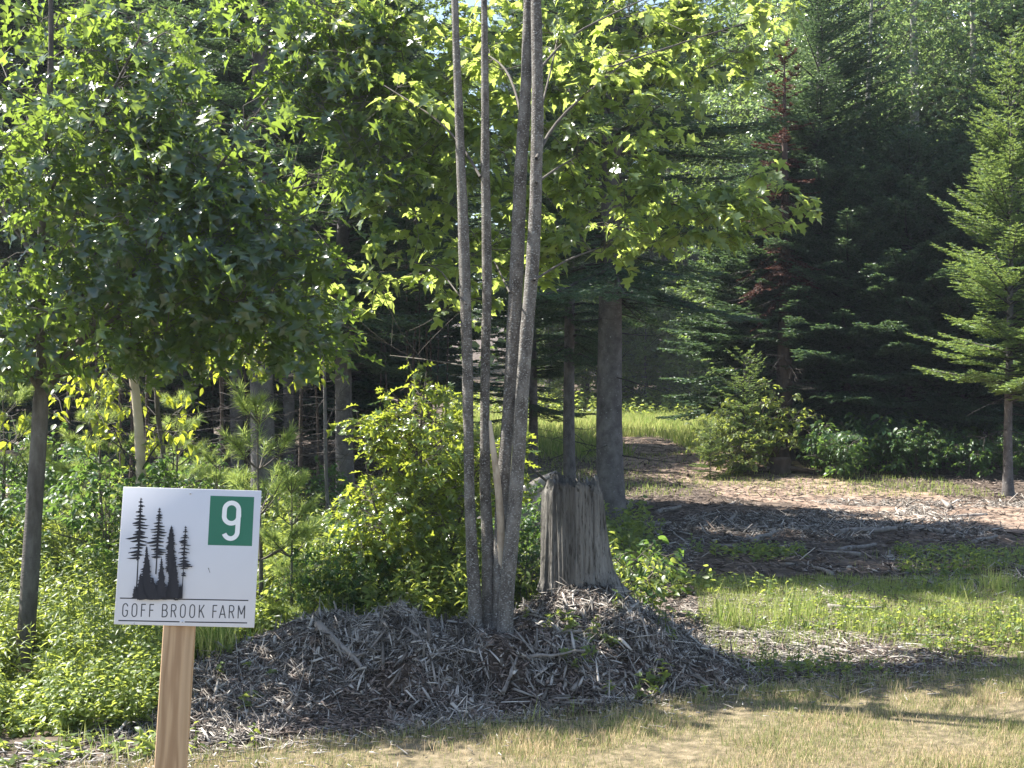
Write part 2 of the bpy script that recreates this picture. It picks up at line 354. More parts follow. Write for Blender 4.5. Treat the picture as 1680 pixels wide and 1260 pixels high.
# ------------------------------------------------------------------ grass
def grassmat(name, dry, green, mixpos, trans):
    m, nt, out = newmat(name); L = nt.links
    g = nt.nodes.new('ShaderNodeNewGeometry'); f = noise(nt, 1.6, 'Object', 8, None, .72)
    a = nt.nodes.new('ShaderNodeMath'); a.operation = 'MULTIPLY_ADD'; L.new(g.outputs['Random Per Island'], a.inputs[0]); a.inputs[1].default_value = .62; L.new(f, a.inputs[2])
    col = ramp(nt, a.outputs[0], [(mixpos - .2, green), (mixpos, tuple((x + y) / 2 for x, y in zip(dry, green))), (mixpos + .16, dry)])
    d = nt.nodes.new('ShaderNodeBsdfDiffuse'); L.new(col, d.inputs[0]); t = nt.nodes.new('ShaderNodeBsdfTranslucent'); L.new(col, t.inputs[0])
    s = nt.nodes.new('ShaderNodeMixShader'); s.inputs[0].default_value = trans; L.new(d.outputs[0], s.inputs[1]); L.new(t.outputs[0], s.inputs[2]); L.new(s.outputs[0], out.inputs[0]); return m
M['grass'] = grassmat('dry_lawn_grass', (.64, .50, .32), (.22, .27, .09), .86, .4)
M['greengrass'] = grassmat('green_grass', (.46, .48, .17), (.24, .34, .08), .80, .5)
def blades(g, x, y, h, w, seed, lean=.5, dz=0):
    r = np.random.default_rng(seed); n = len(x)
    az = r.uniform(0, 6.28, n); pit = np.pi / 2 - np.abs(r.normal(size=n)) * lean
    place_leaves(g, BLADE, np.stack([x, y, hz(x, y) + dz], -1), az, pit, r.uniform(-.8, .8, n), h, w)
g = Geo(); r = np.random.default_rng(21)
def lawn_pts(n, x0, x1, y0):
    x = r.uniform(x0, x1, n); y = r.uniform(y0, 8.4, n); k = y < edge(x) + .05 * r.random(n); return x[k], y[k]
x, y = lawn_pts(330000, -2.4, 3.3, 5.5); bare = vnoise(45, x, y, 4.5) + .6 * vnoise(46, x, y, 14) > -1.0 + .25 * r.random(len(x)); x, y = x[bare], y[bare]; hh = (.75 + .75 * vnoise(44, x, y, 5)).clip(.35, 1.7); blades(g, x, y, r.uniform(.012, .045, len(x)) * hh, .09, 1, .9)
x, y = lawn_pts(60000, -6, 7, 3.2); blades(g, x, y, r.uniform(.015, .04, len(x)), .12, 2, .8)
x = r.uniform(-2.4, 4, 9000); y = edge(x) + r.normal(size=len(x)) * .06; blades(g, x, y, r.uniform(.015, .06, len(x)), .05, 3, .45)
x = r.uniform(-2.4, 4, 90); y = r.uniform(5.6, 8.2, 90); k = y < edge(x) - .05; x, y = x[k], y[k]
for a_, b_ in zip(x, y):
    q = 60; blades(g, a_ + r.normal(size=q) * .035, b_ + r.normal(size=q) * .035, r.uniform(.03, .075, q), .06, 7, .5)
tag(link('lawn_grass', g.mesh('lawn_grass', M['grass'])), 'short dry tan and green lawn grass', 'grass', kind='stuff')

# green grass and weeds on the open ground right of the mound, and along the track
g = Geo()
def patch_pts(n, x0, x1, y0, y1, seed, thr, f=1.6):
    r = np.random.default_rng(seed); x = r.uniform(x0, x1, n); y = r.uniform(y0, y1, n)
    v = vnoise(seed, x, y, f) + .5 * vnoise(seed + 1, x, y, f * 3.5) + .25 * r.normal(size=n)
    k = (v > thr) & (y > edge(x) - .03); return x[k], y[k]
def off_mound(x, y): return mound(x, y) < .05
x, y = patch_pts(110000, .9, 5.0, 6.8, 10.4, 31, -.22); k = off_mound(x, y) & (x > 1.0 + .1 * (y - 7)); x, y = x[k], y[k]
blades(g, x, y, np.random.default_rng(1).uniform(.02, .065, len(x)), .07, 4, .7)
x, y = patch_pts(16000, 2.6, 8, 9.3, 12.0, 32, .05); blades(g, x, y, np.random.default_rng(2).uniform(.03, .09, len(x)), .05, 5, .45)
x, y = patch_pts(60000, -2, 9, 24, 44, 33, -.55, .6); k = (on_track(x, y) > .5) | (y > 31); blades(g, x[k], y[k], np.random.default_rng(3).uniform(.08, .28, k.sum()), .10, 6, .5)
x, y = patch_pts(20000, -1, 6, 17, 25, 34, -.1, .8); blades(g, x, y, np.random.default_rng(3).uniform(.03, .08, len(x)), .14, 6, .6)
x, y = patch_pts(2500, -2.6, .9, 5.6, 6.35, 35, .5, 2.5); blades(g, x, y, np.random.default_rng(3).uniform(.04, .13, len(x)), .05, 6, .5)
# tussocks
rr = np.random.default_rng(5)
for (cx, cy, nn, hh) in [(1205, 1000, 110, .22), (1330, 990, 80, .18), (1290, 1000, 30, .3), (1640, 945, 140, .2), (1570, 955, 70, .17), (1500, 985, 60, .13), (350, 1100, 260, .26), (325, 1085, 160, .3), (1420, 1010, 90, .15)]:
    Yc = 3693 / (cy - 600 + 30); xc = (cx - 840) / F * Yc
    x = xc + rr.normal(size=nn) * .07; y = Yc + rr.normal(size=nn) * .09; blades(g, x, y, hh * rr.uniform(.5, 1.1, nn), .035, int(cx), .38)
tag(link('grass', g.mesh('grass', M['greengrass'])), 'longer green grass and tussocks beyond the lawn edge', 'grass', kind='stuff')

# ------------------------------------------------------------------ wood chips and shreds
def chips(g, x, y, length, width, seed, dz=.008, steep=.35, thick=.5):
    r = np.random.default_rng(seed); n = len(x); e = .03
    z = hz(x, y); gx = (hz(x + e, y) - z) / e; gy = (hz(x, y + e) - z) / e
    az = r.uniform(0, 6.28, n); sl = gx * np.cos(az) + gy * np.sin(az)
    pitch = np.arctan(np.clip(sl, -1.5, 1.5)) + np.abs(r.normal(size=n)) * steep * .4 + r.normal(size=n) * steep * .3
    d = np.stack([np.cos(az) * np.cos(pitch), np.sin(az) * np.cos(pitch), np.sin(pitch)], -1)
    side = nrm(np.stack([np.sin(az), -np.cos(az), r.normal(size=n) * .3], -1)); nn = nrm(np.cross(side, d))
    P = np.stack([x, y, z + dz + r.random(n) * .012], -1) - d * length[:, None] * .4
    g.add(*scatter(SLIVER[0], SLIVER[1], side * width[:, None], d * length[:, None], nn * width[:, None] * thick, P))
g = Geo(); r = np.random.default_rng(41)
x = r.uniform(-2.2, 1.5, 150000); y = r.uniform(5.9, 8.6, 150000); pn = vnoise(67, x, y, 5) + .6 * vnoise(68, x, y, 13); k = (pn > -.42 + .3 * r.random(len(x))) & ((mound(x, y) > .012 + .02 * r.random(len(x))) | ((x > -1.7) & (x < 1.0) & (y < 7.2))) & (y > edge(x) + .03 * r.random(len(x))); x, y = x[k], y[k]
j = r.random(len(x)) < .5; x, y = x[j], y[j]; chips(g, x, y, r.lognormal(-2.85, .55, len(x)).clip(.015, .26), r.lognormal(-5.1, .5, len(x)).clip(.002, .022), 1, steep=.9)
x = r.uniform(-4.5, -.6, 9000); y = r.uniform(5.1, 6.5, 9000); k = (y > edge(x) + .02) & (y < edge(x) + .55); chips(g, x[k], y[k], r.lognormal(-2.9, .5, k.sum()).clip(.01, .2), r.lognormal(-5.2, .4, k.sum()).clip(.002, .02), 2)
x, y = patch_pts(60000, .8, 4.2, 6.8, 10.5, 37, -.05); x2 = x; k = (y > edge(x) + .03) & (r.random(len(x)) < np.clip(1.15 - .55 * (x - .8), .10, 1)); x, y = x[k], y[k]
chips(g, x, y, r.lognormal(-3.0, .5, len(x)).clip(.01, .2), r.lognormal(-5.1, .4, len(x)).clip(.002, .02), 3)
x = r.uniform(.8, 8, 60000); y = r.uniform(9.6, 16.5, 60000); j = vnoise(77, x, y, 1.3) + .6 * vnoise(78, x, y, 4) > -.15 + .5 * r.random(len(x)); x, y = x[j], y[j]; chips(g, x, y, r.lognormal(-2.6, .6, len(x)).clip(.02, .5), r.lognormal(-4.7, .6, len(x)).clip(.004, .05), 4, steep=.7)
x = r.uniform(-2.0, 1.4, 2600); y = r.uniform(6.0, 8.3, 2600); k = (mound(x, y) > .02) & (y > edge(x) + .02); chips(g, x[k], y[k], r.lognormal(-2.6, .5, k.sum()).clip(.03, .3), r.lognormal(-4.2, .35, k.sum()).clip(.006, .035), 9, dz=.02, steep=.6, thick=.35)
x = r.uniform(-2.2, 3.5, 900); y = edge(x) - np.abs(r.normal(size=900)) * .22; chips(g, x, y, r.lognormal(-3.4, .5, 900).clip(.01, .1), r.lognormal(-5.3, .4, 900).clip(.002, .01), 19, dz=.02)
tag(link('wood_chips', g.mesh('wood_chips', M['chip'])), 'grey shredded wood chips and bark heaped over the mound and ground', 'wood chips', kind='stuff')
g = Geo()
x = r.uniform(-9, 10, 110000); y = r.uniform(8, 30, 110000) ; k = (x < 1) | (y > 9.3); x, y = x[k], y[k]
chips(g, x, y, r.lognormal(-2.6, .5, len(x)).clip(.02, .3), r.lognormal(-4.3, .5, len(x)).clip(.004, .05), 5, thick=.25)
x = r.uniform(-2.2, 4, 110000); y = r.uniform(6.0, 10, 110000); k = (y > edge(x) + .02) & ((x < 1.1) | (r.random(len(x)) < .3)) & ((vnoise(61, x, y, 3) + .4 * vnoise(62, x, y, 12) > -.1) | (vnoise(67, x, y, 5) + .6 * vnoise(68, x, y, 13) < -.2)); chips(g, x[k], y[k], r.lognormal(-3.6, .6, k.sum()).clip(.008, .1), r.lognormal(-4.9, .5, k.sum()).clip(.002, .025), 6, dz=.014)
tag(link('leaf_litter', g.mesh('leaf_litter', M['litter'])), 'reddish brown leaf litter and bark crumbs on the forest floor', 'litter', kind='stuff')

# larger broken wood pieces, each a thing
def branch_piece(name, label, cat, base, az, length, rad, seed, group=None, pitch=.03, snags=2, mat='root', knob=False):
    r = np.random.default_rng(seed); t = np.linspace(0, 1, 9)
    d = np.array([math.cos(az), math.sin(az), pitch]); P = d * (t[:, None] - .5) * length + np.cumsum(r.normal(size=(9, 3)) * length * .012, 0); P[:, 2] += rad * .8
    g = Geo(); R = rad * (1 - .55 * t) * r.uniform(.85, 1.15, 9); g.add(*tubes(P, R, 8, True))
    for k in range(snags):
        j = r.integers(2, 7); dd = nrm(np.array([r.normal(), r.normal(), abs(r.normal()) * .5 + .1]))
        g.add(*tubes(np.array([P[j], P[j] + dd * length * .08, P[j] + dd * length * .17]), np.array([rad * .4, rad * .28, rad * .1]), 5, True))
    o = link(name, g.mesh(name, M[mat], True)); o.location = base; tag(o, label, cat, group); return o
GP = 'broken wood pieces strewn on the ground right of the fir'
proto = branch_piece('wood_piece', 'grey broken piece of wood lying among chips on the shaded ground', 'wood piece', (0, 0, 0), .4, .5, .028, 1, GP)
proto2 = branch_piece('wood_piece', 'grey broken piece of wood lying among chips on the shaded ground', 'wood piece', (0, 0, 0), 2.2, .4, .02, 5, GP, snags=1)
for k, (px, py, sc_, rz) in enumerate([(1205, 858, 1.0, .9), (1150, 862, .8, -.4), (1258, 890, 1.2, .6), (1350, 940, 1.1, -.5), (1425, 878, 1.3, -.3), (1490, 868, .9, .1), (1310, 868, .9, -.7), (1520, 873, 1.0, 0), (1410, 905, 1.0, .15), (1290, 905, .9, .35), (1100, 845, 1.1, .5), (1580, 850, 1.4, 1.2), (1555, 835, 1.2, 1.0), (1235, 872, .7, 1.3), (1620, 895, .9, .3), (1380, 915, .9, .2), (1075, 870, .9, .1), (1180, 900, .8, .2)]):
    o = (proto, proto2)[k] if k < 2 else (proto, proto2)[k % 2].copy()
    if k >= 2: COL.objects.link(o)
    Y = 3693 / (py - 600); b = ground_at(px, Y); o.location = (b[0], b[1], b[2] + .01); o.scale = (sc_,) * 3; o.rotation_euler = (0, 0, rz)
for px, py, L_, az, rad, lab, sd in [(1215, 985, .0, 0, 0, '', 0), (1400, 1003, .34, -.1, .022, 'pale broken stick lying in the sunny weeds below the grass tussocks', 3), (1470, 1046, .55, -.08, .013, 'long thin pale stick lying in the sunny weeds at right', 4), (1370, 1072, .22, -.9, .016, 'short pale stick lying aslant in the sunny weeds', 6), (1290, 1040, .3, .1, .012, 'thin grey stick lying on chips left of the sunny weeds', 7)]:
    if L_: Y = 3693 / (py - 600); b = ground_at(px, Y); branch_piece('stick', lab, 'stick', (b[0], b[1], b[2] + .015), az, L_, rad, sd)
for px, py, Y, L_, az, pt, rad, lab, sd in [
    (560, 1122, 6.72, .36, -.75, -.45, .020, 'thick split grey slab of wood sloping down the left half of the mound', 11),
    (840, 1150, 6.62, .30, 1.3, .5, .010, 'thin stick standing up the face of the mound under the maple', 12),
    (880, 1120, 6.75, .42, .15, .05, .011, 'long pale stick across the middle of the mound', 13),
    (690, 1110, 6.8, .33, -.9, -.3, .010, 'thin crooked stick on the mound left of the maple', 14),
    (925, 1060, 7.0, .18, -.2, 0, .018, 'short thick grey chunk on the mound below the stump', 15),
    (590, 1018, 7.2, .20, .5, .1, .014, 'short pale stick on the left crest of the mound', 16)]:
    b = ground_at(px, Y); branch_piece('stick', lab, 'stick', (b[0], b[1], b[2] + .02), az, L_, rad, sd, pitch=pt)
b = ground_at(885, 10.4)
t = branch_piece('fallen_log', 'round grey fallen log lying behind the left side of the old stump', 'log', (b[0] - .08, 10.4, .62), .35, .45, .075, 21, snags=0, pitch=.45)
branch_piece('dead_branch', 'thin dark dead branch leaning over the grey log behind the stump', 'branch', tuple(at(868, 765, 10.2)), -.25, .42, .017, 23, snags=3, pitch=-.75, mat='darktwig')
b = ground_at(880, 10.5); branch_piece('brush_pile', 'grey heap of old wood behind the maple and the stump', 'wood heap', (b[0] - .08, 10.55, .25), .2, .7, .22, 25, snags=4, pitch=.5)

# ================================================================== SIGN
sg = thing('campsite_sign', 'white square sign with green number 9 and dark fir emblem on a tilted wooden post', 'sign', (-.96212359, 4.17721534, 1.03147954), rot=(-.17204288, .03328798, .04388279))
H2 = .20265; W2 = .205
def pmat(name, c, rough=.5, spec=.4, nz=.06, sc_=6):
    return solid(name, [(.3, tuple(v * (1 - nz) for v in c)), (.7, tuple(min(1, v * (1 + nz)) for v in c))], sc_, bump=0, rough=rough, spec=spec)
M['board'] = pmat('white_board', (.655, .66, .70), .5, nz=.03); M['green'] = pmat('green_print', (.028, .165, .10), .5); M['ink'] = pmat('dark_print', (.018, .017, .022), .55)
M['grey'] = pmat('grey_print', (.055, .055, .06), .55); M['white'] = pmat('white_print', (.84, .85, .85), .5, nz=.02); M['metal'] = pmat('screw_metal', (.45, .45, .46), .35); M['dirt'] = pmat('dirt_mark', (.10, .09, .08), .8)
def box_geo(x0, x1, y0, y1, z0, z1):
    V = [(x, y, z) for x in (x0, x1) for y in (y0, y1) for z in (z0, z1)]
    return Geo().add(V, [[(0, 1, 3, 2), (4, 6, 7, 5), (0, 4, 5, 1), (2, 3, 7, 6), (0, 2, 6, 4), (1, 5, 7, 3)]])
def bevel(o, w, seg=2):
    m = o.modifiers.new('bevel', 'BEVEL'); m.width = w; m.segments = seg; m.limit_method = 'ANGLE'
o = part('board', box_geo(-W2, W2, -.003, .003, -H2, H2), M['board'], sg, local=True); bevel(o, .001)
# wooden post
def wood_mat():
    m, nt, out = newmat('sawn_pine_post'); L = nt.links
    tc = nt.nodes.new('ShaderNodeTexCoord'); mp = nt.nodes.new('ShaderNodeMapping'); mp.inputs['Scale'].default_value = (1, 1, .07); mp.inputs['Location'].default_value = (.013, .1, .3); L.new(tc.outputs['Object'], mp.inputs[0])
    w = nt.nodes.new('ShaderNodeTexWave'); w.wave_type = 'RINGS'; w.rings_direction = 'Z'; w.inputs['Scale'].default_value = 17; w.inputs['Distortion'].default_value = 5; w.inputs['Detail'].default_value = 3; w.inputs['Detail Scale'].default_value = 1.3
    L.new(mp.outputs[0], w.inputs[0])
    c = ramp(nt, w.outputs['Fac'], [(.0, (.46, .31, .18)), (.55, (.56, .39, .24)), (.85, (.53, .36, .21)), (1, (.38, .24, .135))])
    f = noise(nt, 60, 'Object', 4, (1, 1, .03)); c2 = ramp(nt, f, [(.3, (.86, .84, .82)), (.7, (1.04, 1.04, 1.04))])
    mx = nt.nodes.new('ShaderNodeMix'); mx.data_type = 'RGBA'; mx.blend_type = 'MULTIPLY'; mx.inputs[0].default_value = .8; L.new(c, mx.inputs[6]); L.new(c2, mx.inputs[7])
    p = nt.nodes.new('ShaderNodeBsdfPrincipled'); L.new(mx.outputs[2], p.inputs['Base Color']); p.inputs['Roughness'].default_value = .7; p.inputs['Specular IOR Level'].default_value = .3
    b = nt.nodes.new('ShaderNodeBump'); b.inputs['Strength'].default_value = .15; b.inputs['Distance'].default_value = .002; L.new(f, b.inputs['Height']); L.new(b.outputs[0], p.inputs['Normal'])
    L.new(p.outputs[0], out.inputs[0]); return m
M['post'] = wood_mat()
g = box_geo(-.046, .046, 0, .09, -1.3, H2 - .012)
o = part('post', g, M['post'], sg, local=True); o.location = (-.0165, .0085, 0); o.rotation_euler = (0, 0, .14); bevel(o, .004, 3)
TLz, TRz, BRz, BLz = map(np.array, ([138., 85.], [1208., 122.], [1147., 1165.], [72., 1140.]))
def uv(px, py):
    """enlarged-photo position -> board coordinates"""
    # invert the bilinear quad by iteration
    u, v = .5, .5
    for _ in range(12):
        p = (1 - u) * (1 - v) * TLz + u * (1 - v) * TRz + u * v * BRz + (1 - u) * v * BLz
        e = np.array([px, py]) - p
        a = (1 - v) * (TRz - TLz) + v * (BRz - BLz); b = (1 - u) * (BLz - TLz) + u * (BRz - TRz)
        du, dv = np.linalg.solve(np.stack([a, b], 1), e); u += du; v += dv
    return (u * 2 - 1) * W2, (1 - 2 * v) * H2
YF = -.0032
def poly(g, pts, y):
    g.add([(a, y, b) for a, b in pts], [[tuple(range(len(pts)))]])
def stroke(g, pts, w, y, closed=False):
    P = np.array(pts, float)
    if closed: T = np.roll(P, -1, 0) - np.roll(P, 1, 0)
    else: T = np.gradient(P, axis=0)
    T = nrm(T); Nn = np.stack([-T[:, 1], T[:, 0]], -1)
    if not closed:  # mitre
        pass
    A_ = P + Nn * w / 2; B_ = P - Nn * w / 2; n = len(P)
    V = [(a, y, b) for a, b in A_] + [(a, y, b) for a, b in B_]
    idx = range(n) if closed else range(n - 1)
    g.add(V, [[(i, (i + 1) % n, n + (i + 1) % n, n + i) for i in idx]])
g = Geo(); poly(g, [uv(812, 158), uv(1152, 170), uv(1133, 547), uv(791, 538)], YF); o = part('number_square', g, M['green'], sg, local=True)
# the 9 : built in a local frame then scaled to the board
def arc(cx, cy, rx, ry, a0, a1, n=14): return [(cx + rx * math.cos(math.radians(a0 + (a1 - a0) * i / n)), cy + ry * math.sin(math.radians(a0 + (a1 - a0) * i / n))) for i in range(n + 1)]
def zp(pts): return [uv(a, b) for a, b in pts]
g = Geo()
loop_ = arc(977, 270, 55, 55, 180, 360) + [(1032, 318)] + arc(974, 320, 55, 52, 0, 180)[1:] + [(920, 300)]
stroke(g, zp(loop_), .0137, YF - .0004, True)
tail = [(1031, 270), (1027, 350), (1021, 425)] + arc(968, 432, 53, 57, 0, 160)[1:]
stroke(g, zp(tail), .0137, YF - .0008); part('number', g, M['white'], sg, local=True)
g = Geo()
stroke(g, zp([(117, 942), (1104, 960)]), .0033, YF); part('rule_line', g, M['ink'], sg, local=True)
g = Geo(); stroke(g, zp([(107, 1112), (575, 1121)]), .0033, YF); stroke(g, zp([(615, 1122), (1094, 1129)]), .0033, YF); part('rule_line', g, M['ink'], sg, local=True)
# lettering
def letter(ch, w=1.0):
    a = .5
    if ch == 'O': return [('c', arc(a, .26, a, .26, 180, 360, 10) + arc(a, .74, a, .26, 0, 180, 10))]
    if ch == 'G': return [('o', arc(a, .74, a, .26, 10, 180, 10) + arc(a, .26, a, .26, 180, 360, 10) + [(1, .47)]), ('o', [(.55, .47), (1.0, .47)])]
    if ch == 'F': return [('o', [(0, 0), (0, 1)]), ('o', [(0, .97), (.9, .97)]), ('o', [(0, .52), (.8, .52)])]
    if ch == 'B': return [('o', [(0, 0), (0, 1)]), ('o', [(0, .98), (.5, .98)] + arc(.5, .76, .42, .22, 90, -90, 8) + [(0, .54)]), ('o', [(.5, .54)] + arc(.5, .28, .5, .26, 90, -90, 8) + [(0, .02)])]
    if ch == 'R': return [('o', [(0, 0), (0, 1)]), ('o', [(0, .98), (.5, .98)] + arc(.5, .74, .46, .24, 90, -90, 8) + [(0, .5)]), ('o', [(.5, .5), (1, 0)])]
    if ch == 'K': return [('o', [(0, 0), (0, 1)]), ('o', [(.95, 1), (.05, .42)]), ('o', [(.32, .6), (1, 0)])]
    if ch == 'A': return [('o', [(0, 0), (.5, 1)]), ('o', [(.5, 1), (1, 0)]), ('o', [(.18, .3), (.82, .3)])]
    if ch == 'M': return [('o', [(0, 0), (0, 1)]), ('o', [(0, 1), (.5, .3)]), ('o', [(.5, .3), (1, 1)]), ('o', [(1, 1), (1, 0)])]
for word in ([('G', 158, 36), ('O', 229, 36), ('F', 300, 34), ('F', 363, 34)], [('B', 462, 38), ('R', 530, 36), ('O', 600, 36), ('O', 672, 36), ('K', 745, 38)], [('F', 848, 34), ('A', 905, 46), ('R', 975, 36), ('M', 1050, 48)]):
  g = Geo()
  for ch, cx, w in word:
    by = 1081 + (cx - 158) * 14 / 892.; 
    for kk, (typ, pts) in enumerate(letter(ch)):
        q = [(cx - w / 2 + p[0] * w + (p[1] - .5) * 5, by - p[1] * 97) for p in pts]
        stroke(g, zp(q), .0031, YF - .0002 * kk, typ == 'c')
  part('lettering', g, M['grey'], sg, local=True)
# emblem : four tall ragged conifers over a dense low row
g = Geo(); er = np.random.default_rng(3)
lay = [0]
def epoly(pts):
    lay[0] += 1; poly(g, zp(pts), YF - .000012 * lay[0])
def tri(a, b, c): epoly([a, b, c])
def conifer(top, base, y1, prof, step=9, thick=7, trunk=5, ragged=.5, droop=.12, core=.35):
    (tx, ty), (bx, by_) = top, base
    fx = lambda y: tx + (bx - tx) * (y - ty) / (by_ - ty)
    epoly([(tx - 1, ty), (tx + 1.5, ty), (fx(by_) + trunk, by_), (fx(by_) - trunk, by_)])
    y = ty + 8
    py_ = [p[0] for p in prof]; lw = [p[1] for p in prof]; rw = [p[2] for p in prof]
    while y < y1:
        for sgn, ws in ((-1, lw), (1, rw)):
            w = np.interp(y, py_, ws) * er.uniform(1 - ragged, 1.25)
            th_ = thick * er.uniform(1.2, 2.3); dy = w * droop * er.uniform(.3, 1.6)
            c = fx(y)
            pts = [(c, y - th_), (c + sgn * w * .55, y - th_ * .35 + dy * .5), (c + sgn * w, y + dy - er.uniform(0, 3)), (c + sgn * w * .7, y + dy + th_ * .35), (c + sgn * w * .4, y + th_ * .9 + dy * .4), (c, y + th_)]
            if sgn < 0: pts = pts[::-1]
            epoly(pts)
            for q in range(2):
                s_ = er.uniform(.35, .95); c2 = c + sgn * w * s_; epoly([(c2 - 5, y + dy * s_ - 1), (c2 + 5, y + dy * s_ - 1), (c2 + sgn * 4, y + dy * s_ + er.uniform(5, 11))])
        y += step * er.uniform(.9, 1.7)
    # solid core
    ys_ = np.linspace(ty, y1, 16)
    epoly([(fx(v) - 1 - core * np.interp(v, py_, lw) * er.uniform(.6, 1), v) for v in ys_] + [(fx(v) + 1 + core * np.interp(v, py_, rw) * er.uniform(.6, 1), v) for v in ys_[::-1]])
conifer((275, 172), (242, 930), 655, [(172, 2, 2), (230, 26, 32), (250, 24, 22), (300, 34, 40), (375, 62, 62), (400, 34, 70), (455, 74, 50), (498, 118, 75), (530, 40, 70), (560, 62, 60), (600, 68, 40), (655, 82, 20)], 19, 6.5, 6, .5, .13, .15)
conifer((420, 250), (392, 760), 640, [(250, 2, 2), (300, 24, 28), (350, 40, 34), (410, 54, 56), (470, 88, 78), (520, 80, 70), (560, 62, 76), (640, 40, 70)], 19, 6, 5, .5, .12, .13)
conifer((513, 393), (498, 945), 945, [(393, 2, 2), (440, 22, 22), (520, 34, 34), (600, 40, 42), (700, 44, 52), (760, 10, 60), (840, 12, 70), (945, 90, 80)], 11, 8, 5, .3, .2, .72)
conifer((623, 392), (594, 945), 715, [(392, 2, 2), (450, 22, 24), (500, 40, 36), (550, 44, 44), (640, 52, 34), (700, 50, 66), (715, 30, 30)], 17, 5.5, 4, .5, .14, .14)
conifer((612, 745), (600, 790), 775, [(745, 16, 18), (775, 12, 18)], 12, 5, 2, .4)
jag = [(243, 942)]
for xx in range(246, 600, 9): jag += [(xx, 800 + 70 * abs(math.sin(xx * .031)) + er.uniform(-12, 12)), (xx + 4, 850 + er.uniform(-10, 10))]
for aa, bb_ in zip(jag[1:-1], jag[2:]): epoly([aa, (aa[0], 942), (bb_[0], 942), bb_])
for tp_, hw, y0 in [((325, 548), 80, 930), ((440, 640), 62, 930), ((375, 790), 60, 930), ((280, 760), 50, 935), ((545, 640), 48, 930), ((240, 850), 26, 938)]:
    conifer(tp_, (tp_[0], 942), 938, [(tp_[1], 2, 2), (y0, hw, hw)], 12, 8, 5, .3, .2, .8)
part('fir_emblem', g, M['ink'], sg, local=True)
def disc(cx, cy, rad, name, mat, y=YF, d=.0015):
    x0, z0 = uv(cx, cy); g = Geo(); a = np.linspace(0, 2 * math.pi, 20, endpoint=False)
    V = [(x0 + rad * math.cos(t), y, z0 + rad * math.sin(t)) for t in a] + [(x0 + rad * .7 * math.cos(t), y - d, z0 + rad * .7 * math.sin(t)) for t in a]
    g.add(V, [[(i, (i + 1) % 20, 20 + (i + 1) % 20, 20 + i) for i in range(20)], [tuple(range(20, 40))]]); return part(name, g, mat, sg, local=True)
disc(595, 1121, .0055, 'screw', M['board']); disc(657, 140, .0042, 'screw', M['board'])
disc(596, 1123, .0015, 'screw_recess', M['dirt'], YF - .0016, .0003); disc(657, 141, .0014, 'screw_recess', M['dirt'], YF - .0016, .0003)
g = Geo(); stroke(g, zp([(793, 712), (798, 722), (808, 750)]), .0014, YF); stroke(g, zp([(796, 714), (801, 724)]), .0022, YF - .0002); stroke(g, zp([(232, 1128), (224, 1136), (232, 1143)]), .001, YF); stroke(g, zp([(371, 1152), (378, 1144)]), .0008, YF)
part('scuff_mark', g, M['dirt'], sg, local=True)

